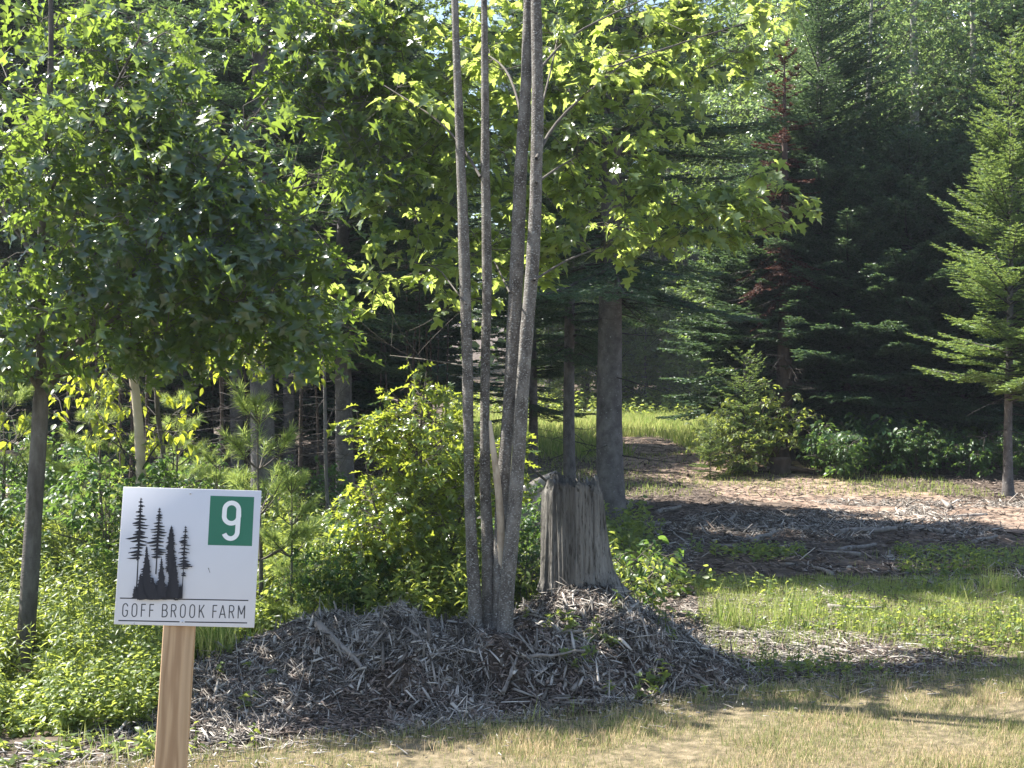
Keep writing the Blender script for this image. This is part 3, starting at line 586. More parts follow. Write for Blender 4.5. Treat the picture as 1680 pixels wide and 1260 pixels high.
# ================================================================== OLD STUMP
ST = at(945, 985, 7.66); ST[2] = hz(ST[0], 7.66) - .02
st = thing('tree_stump', 'tall weathered grey tree stump with a broken top on the mound right of the maple', 'stump', tuple(ST))
def stump_geo():
    r = np.random.default_rng(8); na, nz = 260, 90; k = 1 / F * 7.66
    zt = (at(940, 790, 7.66)[2] - ST[2])
    a = np.linspace(0, 2 * math.pi, na, endpoint=False); t = np.linspace(0, 1, nz)
    A_, T_ = np.meshgrid(a, t)
    # silhouette per height, in pixels about x=945 : left and right edges
    zz = T_ * zt
    left = np.interp(T_, [0, .12, .5, .9, 1], [60, 54, 53, 51, 44]); right = np.interp(T_, [0, .06, .2, .6, .9, 1], [84, 72, 58, 48, 43, 37])
    ca = np.cos(A_); R_ = 1.06 * (np.where(ca > 0, right, left) * np.abs(ca) ** 1.5 + 52 * (1 - np.abs(ca) ** 1.5)) * k
    rid = np.zeros_like(A_)
    for i in range(40):
        f = r.integers(9, 95); ph = r.uniform(0, 6.28); rid += np.sin(f * A_ + ph + r.uniform(-2.5, 2.5) * T_ + .5 * np.sin(T_ * r.uniform(2, 9) + ph)) / (f ** .42)
    R_ = R_ * (1 + .019 * rid * (.7 + .6 * np.sin(3 * T_ + A_ * 2) ** 2))
    crack = np.exp(-((np.angle(np.exp(1j * (A_ - (-1.05 + .12 * T_)))) / .03) ** 2)) * np.clip(T_ * 3, 0, 1)
    crack2 = np.exp(-((np.angle(np.exp(1j * (A_ - (-2.2 - .1 * T_)))) / .05) ** 2)); crack3 = np.exp(-((np.angle(np.exp(1j * (A_ - (-.65 - .25 * (1 - T_)))) / .025) ** 2)))
    R_ -= .020 * crack + .014 * crack2 + .016 * crack3
    jag = .012 * np.sin(a * 3 + 1) + .007 * np.sin(a * 17 + 2) + r.normal(size=na) * .004 + .012 * np.cos(a)*-1
    notch = -.10 * np.exp(-((np.angle(np.exp(1j * (a + 1.02))) / .10) ** 2)) - .02 * np.exp(-((a - 4.4) / .25) ** 2)
    Z_ = zz + (jag + notch)[None] * np.clip((T_ - .8) / .2, 0, 1) ** 1.5
    lean = .0 * T_
    V = np.stack([R_ * ca + lean, R_ * np.sin(A_), Z_], -1)
    Rt = R_[-1]; inner = []
    for f, dz in ((.86, -.005), (.74, -.05), (.5, -.16), (.15, -.2)):
        inner.append(np.stack([Rt * f * np.cos(a), Rt * f * np.sin(a), Z_[-1] * 1 + dz + r.normal(size=na) * .02 * (f > .6)], -1))
    V = np.concatenate([V, np.array(inner)], 0); m = len(V); i = np.arange(m * na).reshape(m, na)
    q = np.stack([i[:-1], np.roll(i[:-1], -1, 1), np.roll(i[1:], -1, 1), i[1:]], -1).reshape(-1, 4)
    g = Geo().add(V, q)
    # splinters on the rim
    k2 = 40; aa = r.uniform(0, 6.28, k2); base = np.stack([np.interp(aa, a, Rt) * .95 * np.cos(aa), np.interp(aa, a, Rt) * .95 * np.sin(aa), np.interp(aa, a, Z_[-1]) - .03], -1)
    place_leaves(g, SLIVER, base, aa, r.uniform(1.1, 1.7, k2), r.uniform(-2, 2, k2), r.uniform(.02, .05, k2), .22)
    return g
part('wood_trunk', stump_geo(), M['stump'], st, True, local=True)

# ================================================================== MAPLE CLUMP (several stems)
mb = at(803, 1057, 7.0); mb[2] = hz(mb[0], 7.0) - .03
mt = thing('maple_tree', 'grey maple clump of four slender stems rising from the mound beside the stump', 'tree', tuple(mb))
MY = 7.0
stemdefs = [
 [(786, 1075, 26), (780, 1000, 24), (774, 900, 19), (770, 800, 17), (768, 700, 17), (767, 600, 18), (764, 500, 18), (761, 420, 19), (758, 300, 16), (753, 180, 14), (748, 60, 12), (745, -60, 11), (742, -110, 6)],
 [(803, 1075, 26), (802, 1000, 23), (801, 900, 21), (796, 800, 18), (795, 700, 16), (796, 600, 15), (799, 500, 16), (798, 400, 16), (797, 280, 15), (796, 160, 13), (795, 40, 11), (793, -110, 6)],
 [(821, 1075, 26), (821, 1000, 25), (822, 900, 24), (825, 800, 22), (829, 740, 21), (837, 650, 22), (842, 560, 23), (847, 450, 23), (852, 330, 22), (858, 230, 20), (864, 120, 18), (867, 0, 16), (868, -110, 8)],
 [(826, 1075, 24), (831, 980, 24), (838, 900, 25), (846, 820, 24), (851, 740, 22), (857, 640, 22), (865, 540, 22), (873, 440, 22), (879, 330, 20), (882, 230, 20), (882, 130, 19), (880, 20, 18), (878, -110, 9)]]
stemY = [7.02, 7.08, 7.04, 6.97]; labels_s = ['leftmost slender stem', 'second slender stem', 'third stem with peeled scar near its base', 'rightmost stem leaning right higher up']
stn, str_ = [], []
for sd, Y0, lb in zip(stemdefs, stemY, labels_s):
    YY = np.linspace(Y0, Y0 + .25, len(sd)); P, R = px_path(sd, YY, 110)
    P += .004 * np.stack([vnoise(2, P[:, 2], P[:, 2] * 0, 7), vnoise(3, P[:, 2], P[:, 2] * 0, 7), P[:, 2] * 0], -1); R = R * (1 + .05 * vnoise(int(Y0 * 100), P[:, 2], P[:, 2] * 0, 14) + .045 * vnoise(int(Y0 * 200), P[:, 2], P[:, 2] * 0, 45))
    P[0, 2] = min(P[0, 2], mb[2] - .03); R[:10] *= 1 + .55 * np.exp(-np.arange(10) / 3.2)
    g = Geo().add(*tubes(P, R, 16)); o = part('stem', g, M['maplebark'], mt, True); tag(o, lb); stn.append(P); str_.append(R)
P, R = px_path([(824, 1040, 14), (822, 930, 14), (822, 850, 13), (815, 780, 12), (808, 730, 10), (804, 690, 5)], 7.06, 16); g = Geo().add(*tubes(P, R, 10, True))
tag(part('broken_stem', g, M['snag'], mt, True), 'dead broken stem without bark, between the other stems')
def crown(parent, stems, radii, blobs, tmpl, lm, seed, nl, size, spread, twigs=3, droop=(.0, .9), up_pen=1.6, main=None, roll=.5, bm='twig', tip=.0025, dens=1.):
    r = np.random.default_rng(seed); C = np.concatenate([ellip(r, b[6], *b[:6]) for b in [(*b_[:6], int(b_[6] * (dens if b_[1] > -50 else dens * .35))) for b_ in blobs]]); C[:, 2] = np.maximum(C[:, 2], hz(C[:, 0], C[:, 1]) + .1); C = open_up(C, r)
    if main: C = np.concatenate([C] + [m_[0][[-4, -2, -1]] + r.normal(size=(3, 3)) * .06 for m_ in main + main if m_[0][-1][2] > 1.9])
    wd = Geo()
    for P_, R_ in (main or []): wd.add(*tubes(P_, R_, 7)); 
    S_ = list(stems) + [m_[0] for m_ in (main or [])]; RR = list(radii) + [m_[1] for m_ in (main or [])]
    d = grow(S_, RR, C, seed, tip, up_pen, wd); g = Geo()
    leaf_clusters(g, wd, tmpl, C, d, seed + 1, nl, size, spread, twigs, droop, roll)
    part('branches', wd, M[bm], parent, True); part('crown', g, M[lm], parent)
LIT = [at(*q) for q in [(900, 850, 7.55), (902, 910, 7.55), (905, 950, 7.5), (760, 300, 7.1), (764, 420, 7.1), (766, 640, 7.05), (786, 560, 7.1), (795, 760, 7.1), (828, 640, 7.05), (820, 900, 7.05), (840, 500, 7.1), (855, 250, 7.1), (250, 140, 7.0), (100, 80, 7.0), (560, 60, 7.0), (600, 250, 7.2), (480, 130, 7.0), (160, 250, 7.0), (520, 330, 7.2), (1000, 60, 7.5), (1150, 60, 7.8), (800, 100, 7.5), (700, 250, 7.5), (240, 520, 7.2), (100, 520, 7.2), (690, 650, 8.4), (640, 720, 8.3), (740, 720, 8.4), (600, 860, 8.2), (690, 780, 8.3), (60, 950, 8.2), (150, 1000, 8), (250, 1040, 7.8), (380, 1040, 7.6), (480, 960, 8), (540, 1000, 7.9), (200, 900, 8.6), (100, 1080, 7.4), (425, 720, 8.7), (470, 820, 8.4), (350, 780, 9.2), (170, 860, 9), (290, 520, 9.2), (420, 600, 9.1), (1040, 900, 8.3), (1150, 1000, 8.6), (1300, 1050, 8.2), (1500, 1040, 8.2), (1650, 1060, 8), (905, 800, 7.5), (640, 130, 7.6), (420, 60, 7.0)]]
def open_up(C, r, maxY=10.2):
    out = []
    for c in C:
        c = c.copy(); ok = True
        for _ in range(30):
            if c[2] < .8: break
            h = c[2]; gx = c[0] - SUN[0] / SUN[2] * h; gy = c[1] - SUN[1] / SUN[2] * h
            if gx > -1.0 and gy < float(edge(np.array([gx]))[0]) - .10 + .15 * r.random() and gx < 6:
                c = CAM + (c - CAM) * (1 + .15 / c[1])
                if c[1] > maxY: ok = False; break
            else: break
        px = c[0] * F / c[1] + 840
        if px < -40 and r.random() < .7: ok = False
        for t in LIT:
            d = c - t; k = d @ SUN
            if k > .5 and np.linalg.norm(d - k * SUN) < .27 and r.random() < .85: ok = False; break
        if ok: out.append(c)
    return np.array(out)
mains = []
for pts, Y0, Y1 in [
    ([(880, 260, 12), (900, 215, 10), (935, 175, 8), (990, 130, 6), (1040, 90, 4)], 7.1, 7.3), ([(880, 300, 9), (915, 275, 7), (955, 252, 4)], 7.1, 7.6),
    ([(862, 235, 9), (850, 160, 8), (830, 110, 7), (800, 90, 4)], 7.22, 7.5), ([(876, 460, 8), (930, 425, 6), (990, 405, 5), (1080, 370, 3)], 7.05, 7.9),
    ([(788, 290, 9), (760, 240, 8), (720, 195, 7), (670, 165, 5), (630, 140, 3)], 7.1, 7.2), ([(765, 500, 5), (720, 440, 4), (640, 420, 3)], 7.05, 7.3),
    ([(880, 120, 9), (930, 60, 7), (1010, 20, 5), (1120, -30, 3)], 7.2, 7.9), ([(885, 190, 7), (905, 110, 6), (915, 60, 4)], 7.2, 7.3), ([(1000, 110, 5), (1090, 80, 5), (1180, 50, 4), (1290, 20, 2)], 7.4, 8.2),
    ([(836, 480, 6), (812, 430, 5), (790, 400, 3)], 7.1, 7.3), ([(764, 600, 5), (700, 590, 4), (640, 583, 2)], 7.1, 7.6)]:
    mains.append(px_path(pts, np.linspace(Y0, Y1 + .55, len(pts)), 10)); mains[-1] = (mains[-1][0], mains[-1][1] * .55)
crown(mt, stn, str_, [
    (760, 130, 7.75, 190, 160, .35, 110), (640, 60, 7.6, 130, 110, .5, 50), (950, 60, 7.8, 150, 110, .4, 70), (1120, 60, 8.2, 190, 80, .5, 75), (1010, 190, 7.9, 150, 100, .4, 60),
    (690, 300, 7.8, 130, 110, .35, 70), (940, 340, 8.0, 130, 90, .4, 42), (1130, 350, 8.1, 170, 75, .4, 62), (1230, 330, 8.3, 90, 50, .3, 20), (830, 320, 8.0, 110, 160, .25, 45), (900, 430, 7.9, 120, 60, .4, 20),
    (600, 370, 7.9, 110, 100, .4, 75), (650, 490, 7.9, 130, 80, .4, 75), (800, -120, 8.1, 350, 130, .6, 110), (1000, -150, 8.4, 300, 110, .6, 80), (700, 590, 8.0, 80, 30, .3, 12), (560, 470, 8.0, 80, 60, .3, 36)],
    MAPLE, 'maple', 51, 12, .085, .17, 3, (.0, .95), main=mains, dens=.60)

# ================================================================== OAK at left
ob = ground_at(32, 7.35); ob[2] -= .03
ot = thing('oak_tree', 'oak with dark glossy lobed leaves and forked grey trunk at the left edge', 'tree', tuple(ob))
P, R = px_path([(30, 1128, 44), (40, 1075, 36), (46, 1000, 33), (52, 900, 33), (58, 800, 31), (64, 720, 30), (67, 655, 29), (68, 600, 24), (68, 540, 22), (66, 440, 20), (70, 330, 18), (80, 200, 15), (85, 60, 12), (80, -120, 9), (85, -300, 5)], 7.35, 50)
R *= 1 + .05 * vnoise(9, P[:, 2], P[:, 2] * 0, 11); R[0] *= 1.2; R *= .88; R[22:] *= .8; g = Geo().add(*tubes(P, R, 18)); part('trunk', g, M['oakbark'], ot, True)
om = [px_path(p, np.linspace(7.35, y1 + .25, len(p)), 14) for p, y1 in [
    ([(72, 650, 15), (95, 600, 14), (120, 570, 13), (150, 545, 11), (180, 500, 10), (230, 430, 8), (300, 350, 7), (380, 250, 5), (440, 160, 3)], 7.0), ([(80, 625, 13), (100, 570, 12), (125, 520, 10), (140, 460, 8), (170, 380, 7), (230, 270, 5), (280, 150, 3)], 7.4),
    ([(64, 640, 9), (52, 622, 8), (44, 612, 5)], 7.02), ([(66, 440, 10), (30, 380, 8), (-30, 300, 6), (-90, 200, 4)], 7.4), ([(70, 330, 9), (120, 250, 7), (180, 160, 5), (230, 60, 3)], 7.0), ([(150, 545, 7), (230, 500, 6), (330, 450, 4), (440, 400, 3)], 7.5), ([(290, 355, 6), (400, 330, 5), (520, 300, 3)], 7.1)]]
crown(ot, [P[18:]], [R[18:]], [
    (120, 110, 7.3, 210, 150, .7, 80), (330, 130, 7.2, 170, 150, .6, 75), (500, 110, 7.1, 130, 130, .5, 75), (90, 330, 7.4, 160, 150, .7, 85), (280, 340, 7.3, 180, 130, .7, 105), (470, 330, 7.4, 150, 130, .5, 85),
    (150, 480, 7.4, 200, 85, .6, 60), (400, 450, 7.4, 160, 90, .5, 62), (530, 480, 7.6, 90, 90, .4, 36), (30, 560, 7.2, 80, 50, .5, 18), (230, 560, 7.5, 90, 40, .3, 12), (-60, 250, 7.4, 130, 330, .8, 60), (250, -100, 7.6, 350, 100, .8, 80), (570, 90, 7.2, 70, 90, .3, 20), (590, 230, 7.3, 50, 80, .3, 12), (510, 560, 7.7, 40, 40, .3, 8), (30, 50, 7.5, 90, 80, .5, 34), (90, 200, 7.6, 120, 90, .5, 20), (610, 330, 7.6, 50, 120, .3, 14), (300, 300, 7.6, 360, 310, .9, 90), (200, 540, 7.6, 240, 60, .6, 26), (420, 540, 7.7, 150, 60, .5, 16)],
    OAK, 'oak', 61, 11, .14, .25, 3, (.05, 1.15), main=om, roll=.6, tip=.003, dens=1.08)

# ================================================================== SAPLING BUSH in the middle
bb = ground_at(700, 8.4)
bt = thing('oak_sapling', 'bushy oak sapling with bright yellow-green top leaves behind the maple stems', 'sapling', tuple(bb))
sp = [px_path([(700, 1010, 8), (695, 900, 7), (690, 780, 6), (690, 690, 4), (700, 610, 2)], 8.4, 14), px_path([(712, 1010, 6), (740, 900, 5), (770, 800, 4), (800, 720, 2)], 8.5, 12), px_path([(690, 1010, 6), (650, 920, 5), (615, 840, 4), (600, 760, 2)], 8.3, 12)]
g = Geo(); [g.add(*tubes(p, r_, 7)) for p, r_ in sp]; part('trunk', g, M['twig'], bt, True)
crown(bt, [p for p, _ in sp], [r_ for _, r_ in sp], [(690, 760, 8.4, 95, 90, .4, 100), (700, 650, 8.4, 50, 50, .2, 22), (640, 700, 8.4, 55, 45, .25, 20), (640, 860, 8.3, 75, 80, .4, 70), (770, 790, 8.5, 70, 90, .35, 60), (720, 900, 8.3, 100, 80, .4, 80), (600, 900, 8.2, 45, 60, .3, 30), (700, 980, 8.2, 120, 40, .4, 40), (840, 720, 8.6, 30, 90, .3, 18)],
      OAK, 'bush', 71, 11, .088, .13, 3, (-.2, .7))

# ================================================================== conifers
def needles(g, S, D, L, U, nlen, nwid, per, seed, ang=.95, up=.25):
    """herringbone of needles along each segment"""
    r = np.random.default_rng(seed); n = len(S)
    t = (np.arange(per) + .5) / per; t = np.repeat(t[None], n, 0) + r.uniform(-.3, .3, (n, per)) / per
    sgn = np.where(np.arange(per) % 2, 1, -1)[None, :, None]
    side = nrm(np.cross(D, U))[:, None]
    pos = S[:, None] + D[:, None] * (L[:, None] * t)[..., None]
    a = ang * r.uniform(.6, 1.2, (n, per, 1))
    nd = nrm(D[:, None] * np.cos(a) + side * sgn * np.sin(a) + U[:, None] * up * r.uniform(-.3, 1.3, (n, per, 1)))
    w = nrm(np.cross(nd, nrm(U[:, None] + .8 * r.normal(size=(n, per, 3)))))
    ln = nlen * r.uniform(.7, 1.2, (n, per, 1))
    pos = pos.reshape(-1, 3); nd = (nd * ln).reshape(-1, 3); w = (w * nwid).reshape(-1, 3)
    g.add(*scatter(NEEDLE[0], NEEDLE[1], w, nd, w * 0, pos))
def fir(seed, H, z0, Lmax, whorl=.25, nb=7, nlen=.040, nwid=.017, sub=.05, trunk_r=None, droop=.25, up=.15, dead=0, shape=.8, per=8, az_keep=None, zmax=None):
    r = np.random.default_rng(seed); g = Geo(); wd = Geo(); dg = Geo()
    P = []; S = []; D = []; Ls = []
    z = z0
    while z < (zmax or H - .1):
        t = (z - z0) / (H - z0)
        for k in range(nb):
            az = r.uniform(0, 6.28)
            L = (Lmax * (1 - t) ** shape + .08) * r.uniform(.65, 1.12) * (1 if t > .12 else r.uniform(.5, 1.05))
            zz = z + r.uniform(-.5, .5) * whorl
            s = np.linspace(0, 1, 7); u0 = up + .9 * t; dr = droop * (1 - t) * r.uniform(.6, 1.3)
            hx = L * s; vz = L * (u0 * s - dr * 1.6 * s ** 1.6 + dr * .7 * s ** 3)
            ce, se = math.cos(az), math.sin(az); bend = r.normal() * .08 * L * s ** 2
            B = np.stack([ce * hx - se * bend, se * hx + ce * bend, zz + vz], -1); P.append(B)
            nS = max(3, int(L / .065)); ss = np.linspace(.14, 1, nS)
            for q in ss:
                p = np.array([np.interp(q, s, B[:, i]) for i in range(3)])
                tg = nrm(np.array([np.interp(min(1, q + .05), s, B[:, i]) - np.interp(q - .05, s, B[:, i]) for i in range(3)]))
                for sg_ in (-1, 1):
                    l = (L * .36 * (1.05 - q) ** .75 * min(1, q * 3.2) + .05) * r.uniform(.7, 1.15)
                    a = .95 * sg_ * r.uniform(.8, 1.15); ca, sa = math.cos(a), math.sin(a)
                    d = np.array([tg[0] * ca - tg[1] * sa, tg[0] * sa + tg[1] * ca, tg[2] * .6 - .12 + r.normal() * .08]); d /= np.linalg.norm(d)
                    S.append(p); D.append(d); Ls.append(l)
                if q == ss[-1]: S.append(p); D.append(tg); Ls.append(.09)
        z += whorl
    S = np.array(S); D = np.array(D); Ls = np.array(Ls)
    U = nrm(np.array([[0, 0, 1.]]) - D * D[:, 2:3])
    per1 = per
    # sub branchlets
    m = np.maximum(1, (Ls / sub).astype(int)); idx = np.repeat(np.arange(len(S)), m); pos_in = np.concatenate([np.arange(k) for k in m]); tt = (pos_in + .6) / m[idx]
    keep = Ls[idx] > .10
    idx2, tt2 = idx[keep], tt[keep]; sgn = np.where(pos_in[keep] % 2, 1., -1.)
    d0 = D[idx2]; side = nrm(np.cross(d0, U[idx2])); a = r.uniform(.6, 1.0, len(idx2))
    d2 = nrm(d0 * np.cos(a)[:, None] + side * (np.sin(a) * sgn)[:, None] + np.array([0, 0, 1.]) * r.normal(size=(len(idx2), 1)) * .12)
    l2 = np.minimum(.4 * Ls[idx2] * (1.1 - tt2), .14) + .02; s2 = S[idx2] + d0 * (Ls[idx2] * tt2)[:, None]
    needles(g, S, D, Ls, U, nlen, nwid, per1 + 2, seed + 1); 
    if len(idx2): needles(g, s2, d2, l2, U[idx2], nlen, nwid, per1, seed + 2)
    B = np.array(P); nB = len(B); Lb = np.linalg.norm(B[:, -1] - B[:, 0], axis=1)
    wd.add(*tubes(B, (.004 + .010 * Lb)[:, None] * np.linspace(1, .2, 7)[None], 4))
    seg = np.stack([S, S + D * Ls[:, None] * .95], 1); wd.add(*tubes(seg, np.tile(np.array([.0025, .001]), (len(seg), 1)), 3))
    tr = trunk_r or H * .011; tz = np.linspace(-.15, H, 26); tz = np.concatenate([[-.15, .0, .12, .3], np.linspace(.6, H, 24)])
    TP = np.stack([.03 * np.sin(tz * .7 + seed) * np.clip(tz, 0, 1), .03 * np.cos(tz * .5 + seed) * np.clip(tz, 0, 1), tz], -1); TR = tr * (1 - tz / H * .97).clip(.02); TR[:4] *= (1.8, 1.5, 1.22, 1.07)
    tk = Geo().add(*tubes(TP, TR, 14)); 
    if dead:   # bare dead twigs low on the trunk
        nd = dead; zz = r.uniform(.5, z0 + .6, nd); az = r.uniform(0, 6.28, nd); L = r.uniform(.3, 1.1, nd); s = np.linspace(0, 1, 6)
        B = np.stack([np.cos(az)[:, None] * L[:, None] * s, np.sin(az)[:, None] * L[:, None] * s, zz[:, None] + L[:, None] * (-.15 * s + r.normal(size=(nd, 1)) * .12 * s ** 2)], -1)
        dg.add(*tubes(B, np.linspace(.006, .0015, 6)[None].repeat(nd, 0), 4))
        j = np.repeat(np.arange(nd), 5); q = r.uniform(.3, 1, len(j)); p0 = B[j, 0] * (1 - q[:, None]) + B[j, -1] * q[:, None]; dd = nrm(r.normal(size=(len(j), 3)) * (1, 1, .5)); ll = r.uniform(.08, .35, len(j))[:, None]
        dg.add(*tubes(np.stack([p0, p0 + dd * ll * .5, p0 + dd * ll + r.normal(size=p0.shape) * .02], 1), np.tile([.003, .002, .001], (len(j), 1)), 3))
    return tk, wd, g, dg
FIR = {}
def fir_proto(key, kw, nm='firbark', lm='fir'):
    tk, wd, g, dg = fir(**kw)
    FIR[key] = [('trunk', tk.mesh('trunk', M[nm], True)), ('branches', wd.mesh('branches', M['darktwig'])), ('crown', g.mesh('crown', M[lm]))]
    if dg.V: FIR[key].append(('dead_branches', dg.mesh('dead_branches', M['darktwig'])))
def put(key, name, px, Y, label, cat='tree', group=None, rz=0., s=1., base=None, lean=(0, 0)):
    b = ground_at(px, Y) if base is None else base
    t = thing(name, label, cat, tuple(b), group, (lean[0], lean[1], rz)); t.scale = (s, s, s)
    for n, me in FIR[key]: link(n, me, t)
    return t
fir_proto('A', dict(seed=101, H=9.5, z0=1.9, Lmax=1.7, dead=16, trunk_r=.115, nb=6))
fir_proto('B', dict(seed=102, H=11.5, z0=2.3, Lmax=1.9, dead=50, trunk_r=.13, nb=6, whorl=.29))
fir_proto('C', dict(seed=103, H=8, z0=.5, Lmax=1.7, dead=20, nb=8, nwid=.02))
fir_proto('E', dict(seed=110, H=9.5, z0=1.5, Lmax=2.1, dead=60, nb=9, nwid=.022, nlen=.045, whorl=.24, droop=.32))
fir_proto('E2', dict(seed=111, H=5.4, z0=.9, Lmax=2.0, dead=70, nb=10, nwid=.026, nlen=.05, whorl=.20, droop=.30, trunk_r=.07))
fir_proto('D', dict(seed=104, H=13, z0=4.2, Lmax=1.8, dead=90, trunk_r=.10, nb=6, whorl=.30))
fir_proto('S', dict(seed=105, H=2.2, z0=.12, Lmax=.75, nb=6, whorl=.16, sub=.04, nlen=.03, trunk_r=.022), lm='firlight')
fir_proto('BIG', dict(seed=106, H=10.5, z0=2.25, Lmax=1.9, dead=16, trunk_r=.135, nb=7, whorl=.28, nlen=.035, nwid=.012, sub=.04, droop=.4))
fir_proto('LIGHT', dict(seed=107, H=5.6, z0=1.25, Lmax=1.15, dead=14, trunk_r=.06, nb=9, whorl=.20, nlen=.04, nwid=.014, sub=.04, droop=.16, up=.3, shape=.9), lm='firlight')
fir_proto('DEAD', dict(seed=108, H=6.4, z0=2.6, Lmax=.62, nb=6, whorl=.24, dead=110, trunk_r=.15, droop=.9, up=.0, nwid=.02), nm='redbark', lm='dead')

put('BIG', 'fir_tree', 1004, 13.2, 'large fir with thick smooth grey trunk standing just right of the stump', rz=1.0)
put('A', 'fir_tree', 936, 15.2, 'fir with slim dark trunk seen just above the stump', rz=2.2, s=.62).scale = (.62, .62, .95)
put('A', 'fir_tree', 873, 16.5, 'slim dark fir trunk seen just right of the maple stems', rz=.2, s=.55)
put('A', 'fir_tree', 566, 14.0, 'fir with grey trunk standing left of the yellow-green oak sapling', rz=3.9, s=.85)
put('B', 'fir_tree', 432, 12.6, 'fir with pale spotted grey trunk behind the pine sapling and the sign', rz=5.0, s=.9)
put('LIGHT', 'fir_tree', 1655, 17.2, 'bright sunlit fir with bare lower trunk at the right edge', rz=.6, s=1.0)
b = ground_at(1287, 21.5); put('DEAD', 'dead_fir', 1285, 21.5, 'dying fir with reddish brown needles and dark trunk at the bend of the track', rz=1.)
put('E2', 'fir_tree', 1318, 22.6, 'dark fir crowding the right side of the dying reddish fir', rz=1.9, s=1.05)
put('A', 'fir_tree', 1345, 22.2, 'green fir whose boughs cross in front of the dying reddish trunk', rz=4.2, s=1.0)
put('E2', 'fir_tree', 1262, 23.0, 'dark fir close behind the left side of the dying reddish fir', rz=.9, s=.95)
put('S', 'fir_sapling', 1222, 20.4, 'small bright yellow-green fir sapling beside the track bend', cat='sapling', s=.8)
put('S', 'fir_sapling', 1165, 19.6, 'tiny bright fir sapling nearest the track', cat='sapling', s=.38, rz=2)
put('C', 'fir_tree', 1286, 25.2, 'dark green fir overhanging the bright sapling at the track bend', rz=2.4, s=.8)
put('C', 'fir_tree', 1105, 17.5, 'fir whose low drooping boughs hang over the grassy clearing', rz=.4, s=.0001 + .6, base=at(1105, 470, 19))if False else None
GR = 'dark firs deep in the shaded woods'
LBR = 'dark fir standing deep in the shaded woods right of the track'
LBL = 'dark fir standing deep in the shaded woods left of the maple'
LBC = 'tall dark fir closing the view behind the clearing'
for k, (px, Y, key, s_) in enumerate([(1345, 23.5, 'E2', .95), (1390, 21.8, 'E2', .9), (1440, 23, 'E2', 1.05), (1490, 21.6, 'E2', .95), (1535, 23.4, 'E2', 1.0), (1580, 21.8, 'E2', .95), (1625, 23, 'E2', 1.1), (1680, 22, 'E2', 1.2), (1365, 26, 'E2', 1.2), (1410, 25, 'E2', 1.2), (1460, 26.4, 'E2', 1.25), (1515, 25.5, 'E2', 1.25), (1560, 26.5, 'E2', 1.2), (1610, 25.4, 'E2', 1.25), (1660, 26, 'E', .9), (1700, 25, 'E', 1.0), (1430, 32, 'D', 1.2), (1530, 34, 'E', 1.3), (1640, 34, 'B', 1.2), (1750, 30, 'A', 1.3), (1330, 33, 'E', 1.1)]):
    put(key, 'fir_tree', px, Y, LBR, group='dark firs in the woods right of the track', rz=k * 1.37, s=s_)
for k, (px, Y, key, s_) in enumerate([(130, 18, 'E2', 1.0), (260, 19.5, 'E2', 1.1), (370, 20, 'E2', 1.1), (470, 21, 'E2', 1.15), (560, 20, 'E2', 1.0), (300, 17.5, 'A', 1.0), (390, 16.5, 'D', .8), (475, 16.8, 'D', .75), (520, 24, 'B', .75), (610, 24.5, 'E', .9), (660, 26, 'E', .8), (700, 28, 'E', .8), (240, 22, 'B', 1.0), (160, 19, 'A', 1.1), (60, 21, 'C', 1.3), (-20, 18, 'C', 1.2), (340, 26, 'E', 1.2), (450, 28, 'B', 1.2), (560, 29, 'E', 1.4), (840, 47, 'B', 1.4), (120, 28, 'B', 1.2), (0, 27, 'B', 1.3), (-110, 24, 'B', 1.2), (430, 22, 'E', .65), (290, 24, 'E', 1.0), (200, 17, 'C', .9)]):
    put(key, 'fir_tree', px, Y, LBL, group='dark firs in the woods left of the maple', rz=k * 1.91, s=s_)
for k, (px, Y, key, s_) in enumerate([(900, 50, 'B', 1.4), (960, 54, 'C', 1.7), (1030, 55, 'B', 1.5), (1090, 52, 'C', 1.5), (1150, 54, 'B', 1.4), (1210, 50, 'B', 1.3), (1270, 40, 'B', 1.2), (1000, 60, 'B', 1.6), (1120, 62, 'B', 1.6)]):
    put(key, 'fir_tree', px, Y, LBC, group='tall firs closing the view beyond the clearing', rz=k * 2.3, s=s_)

# ------------------------------------------------------------------ broadleaf prototypes
def broad(key, seed, H, z0, Rr, ncl, nl, size, tmpl, lm, bk, spread=.3, tr=None, stems_n=1, skew=0.):
    r = np.random.default_rng(seed); g = Geo(); wd = Geo(); tk = Geo(); S_, R_ = [], []
    for k in range(stems_n):
        t = np.linspace(0, 1, 20); off = (r.normal(size=2) * .25 * H * .2) if stems_n > 1 else np.zeros(2)
        P = np.stack([off[0] * t + .04 * H * .2 * np.sin(t * 5 + k), off[1] * t + .03 * H * .2 * np.cos(t * 4), -.1 + t * (H * .95 + .1)], -1); R = (tr or H * .012) * (1 - .93 * t); R[0] *= 1.3
        tk.add(*tubes(P, R, 12)); S_.append(P); R_.append(R)
    v = nrm(r.normal(size=(ncl, 3))) * r.random((ncl, 1)) ** (1 / 2.4); zc = (H + z0) / 2
    C = v * (Rr, Rr, (H - z0) / 2) + (0, 0, zc); lump = vnoise(seed, C[:, 0] + C[:, 2], C[:, 1] - C[:, 2], 2.2 / max(.5, Rr * .4)) > -.35; C = C[lump]
    i = int(np.argmax(S_[0][:, 2] > z0 * .8))
    d = grow([p[i:] for p in S_], [q[i:] for q in R_], C, seed, .004, 1.2, wd, rmax=.05)
    leaf_clusters(g, wd, tmpl, C, d, seed + 1, nl, size, spread, 3, (-.1, .9), .6)
    FIR[key] = [('trunk', tk.mesh('trunk', M[bk], True)), ('branches', wd.mesh('branches', M['twig'])), ('crown', g.mesh('crown', M[lm]))]
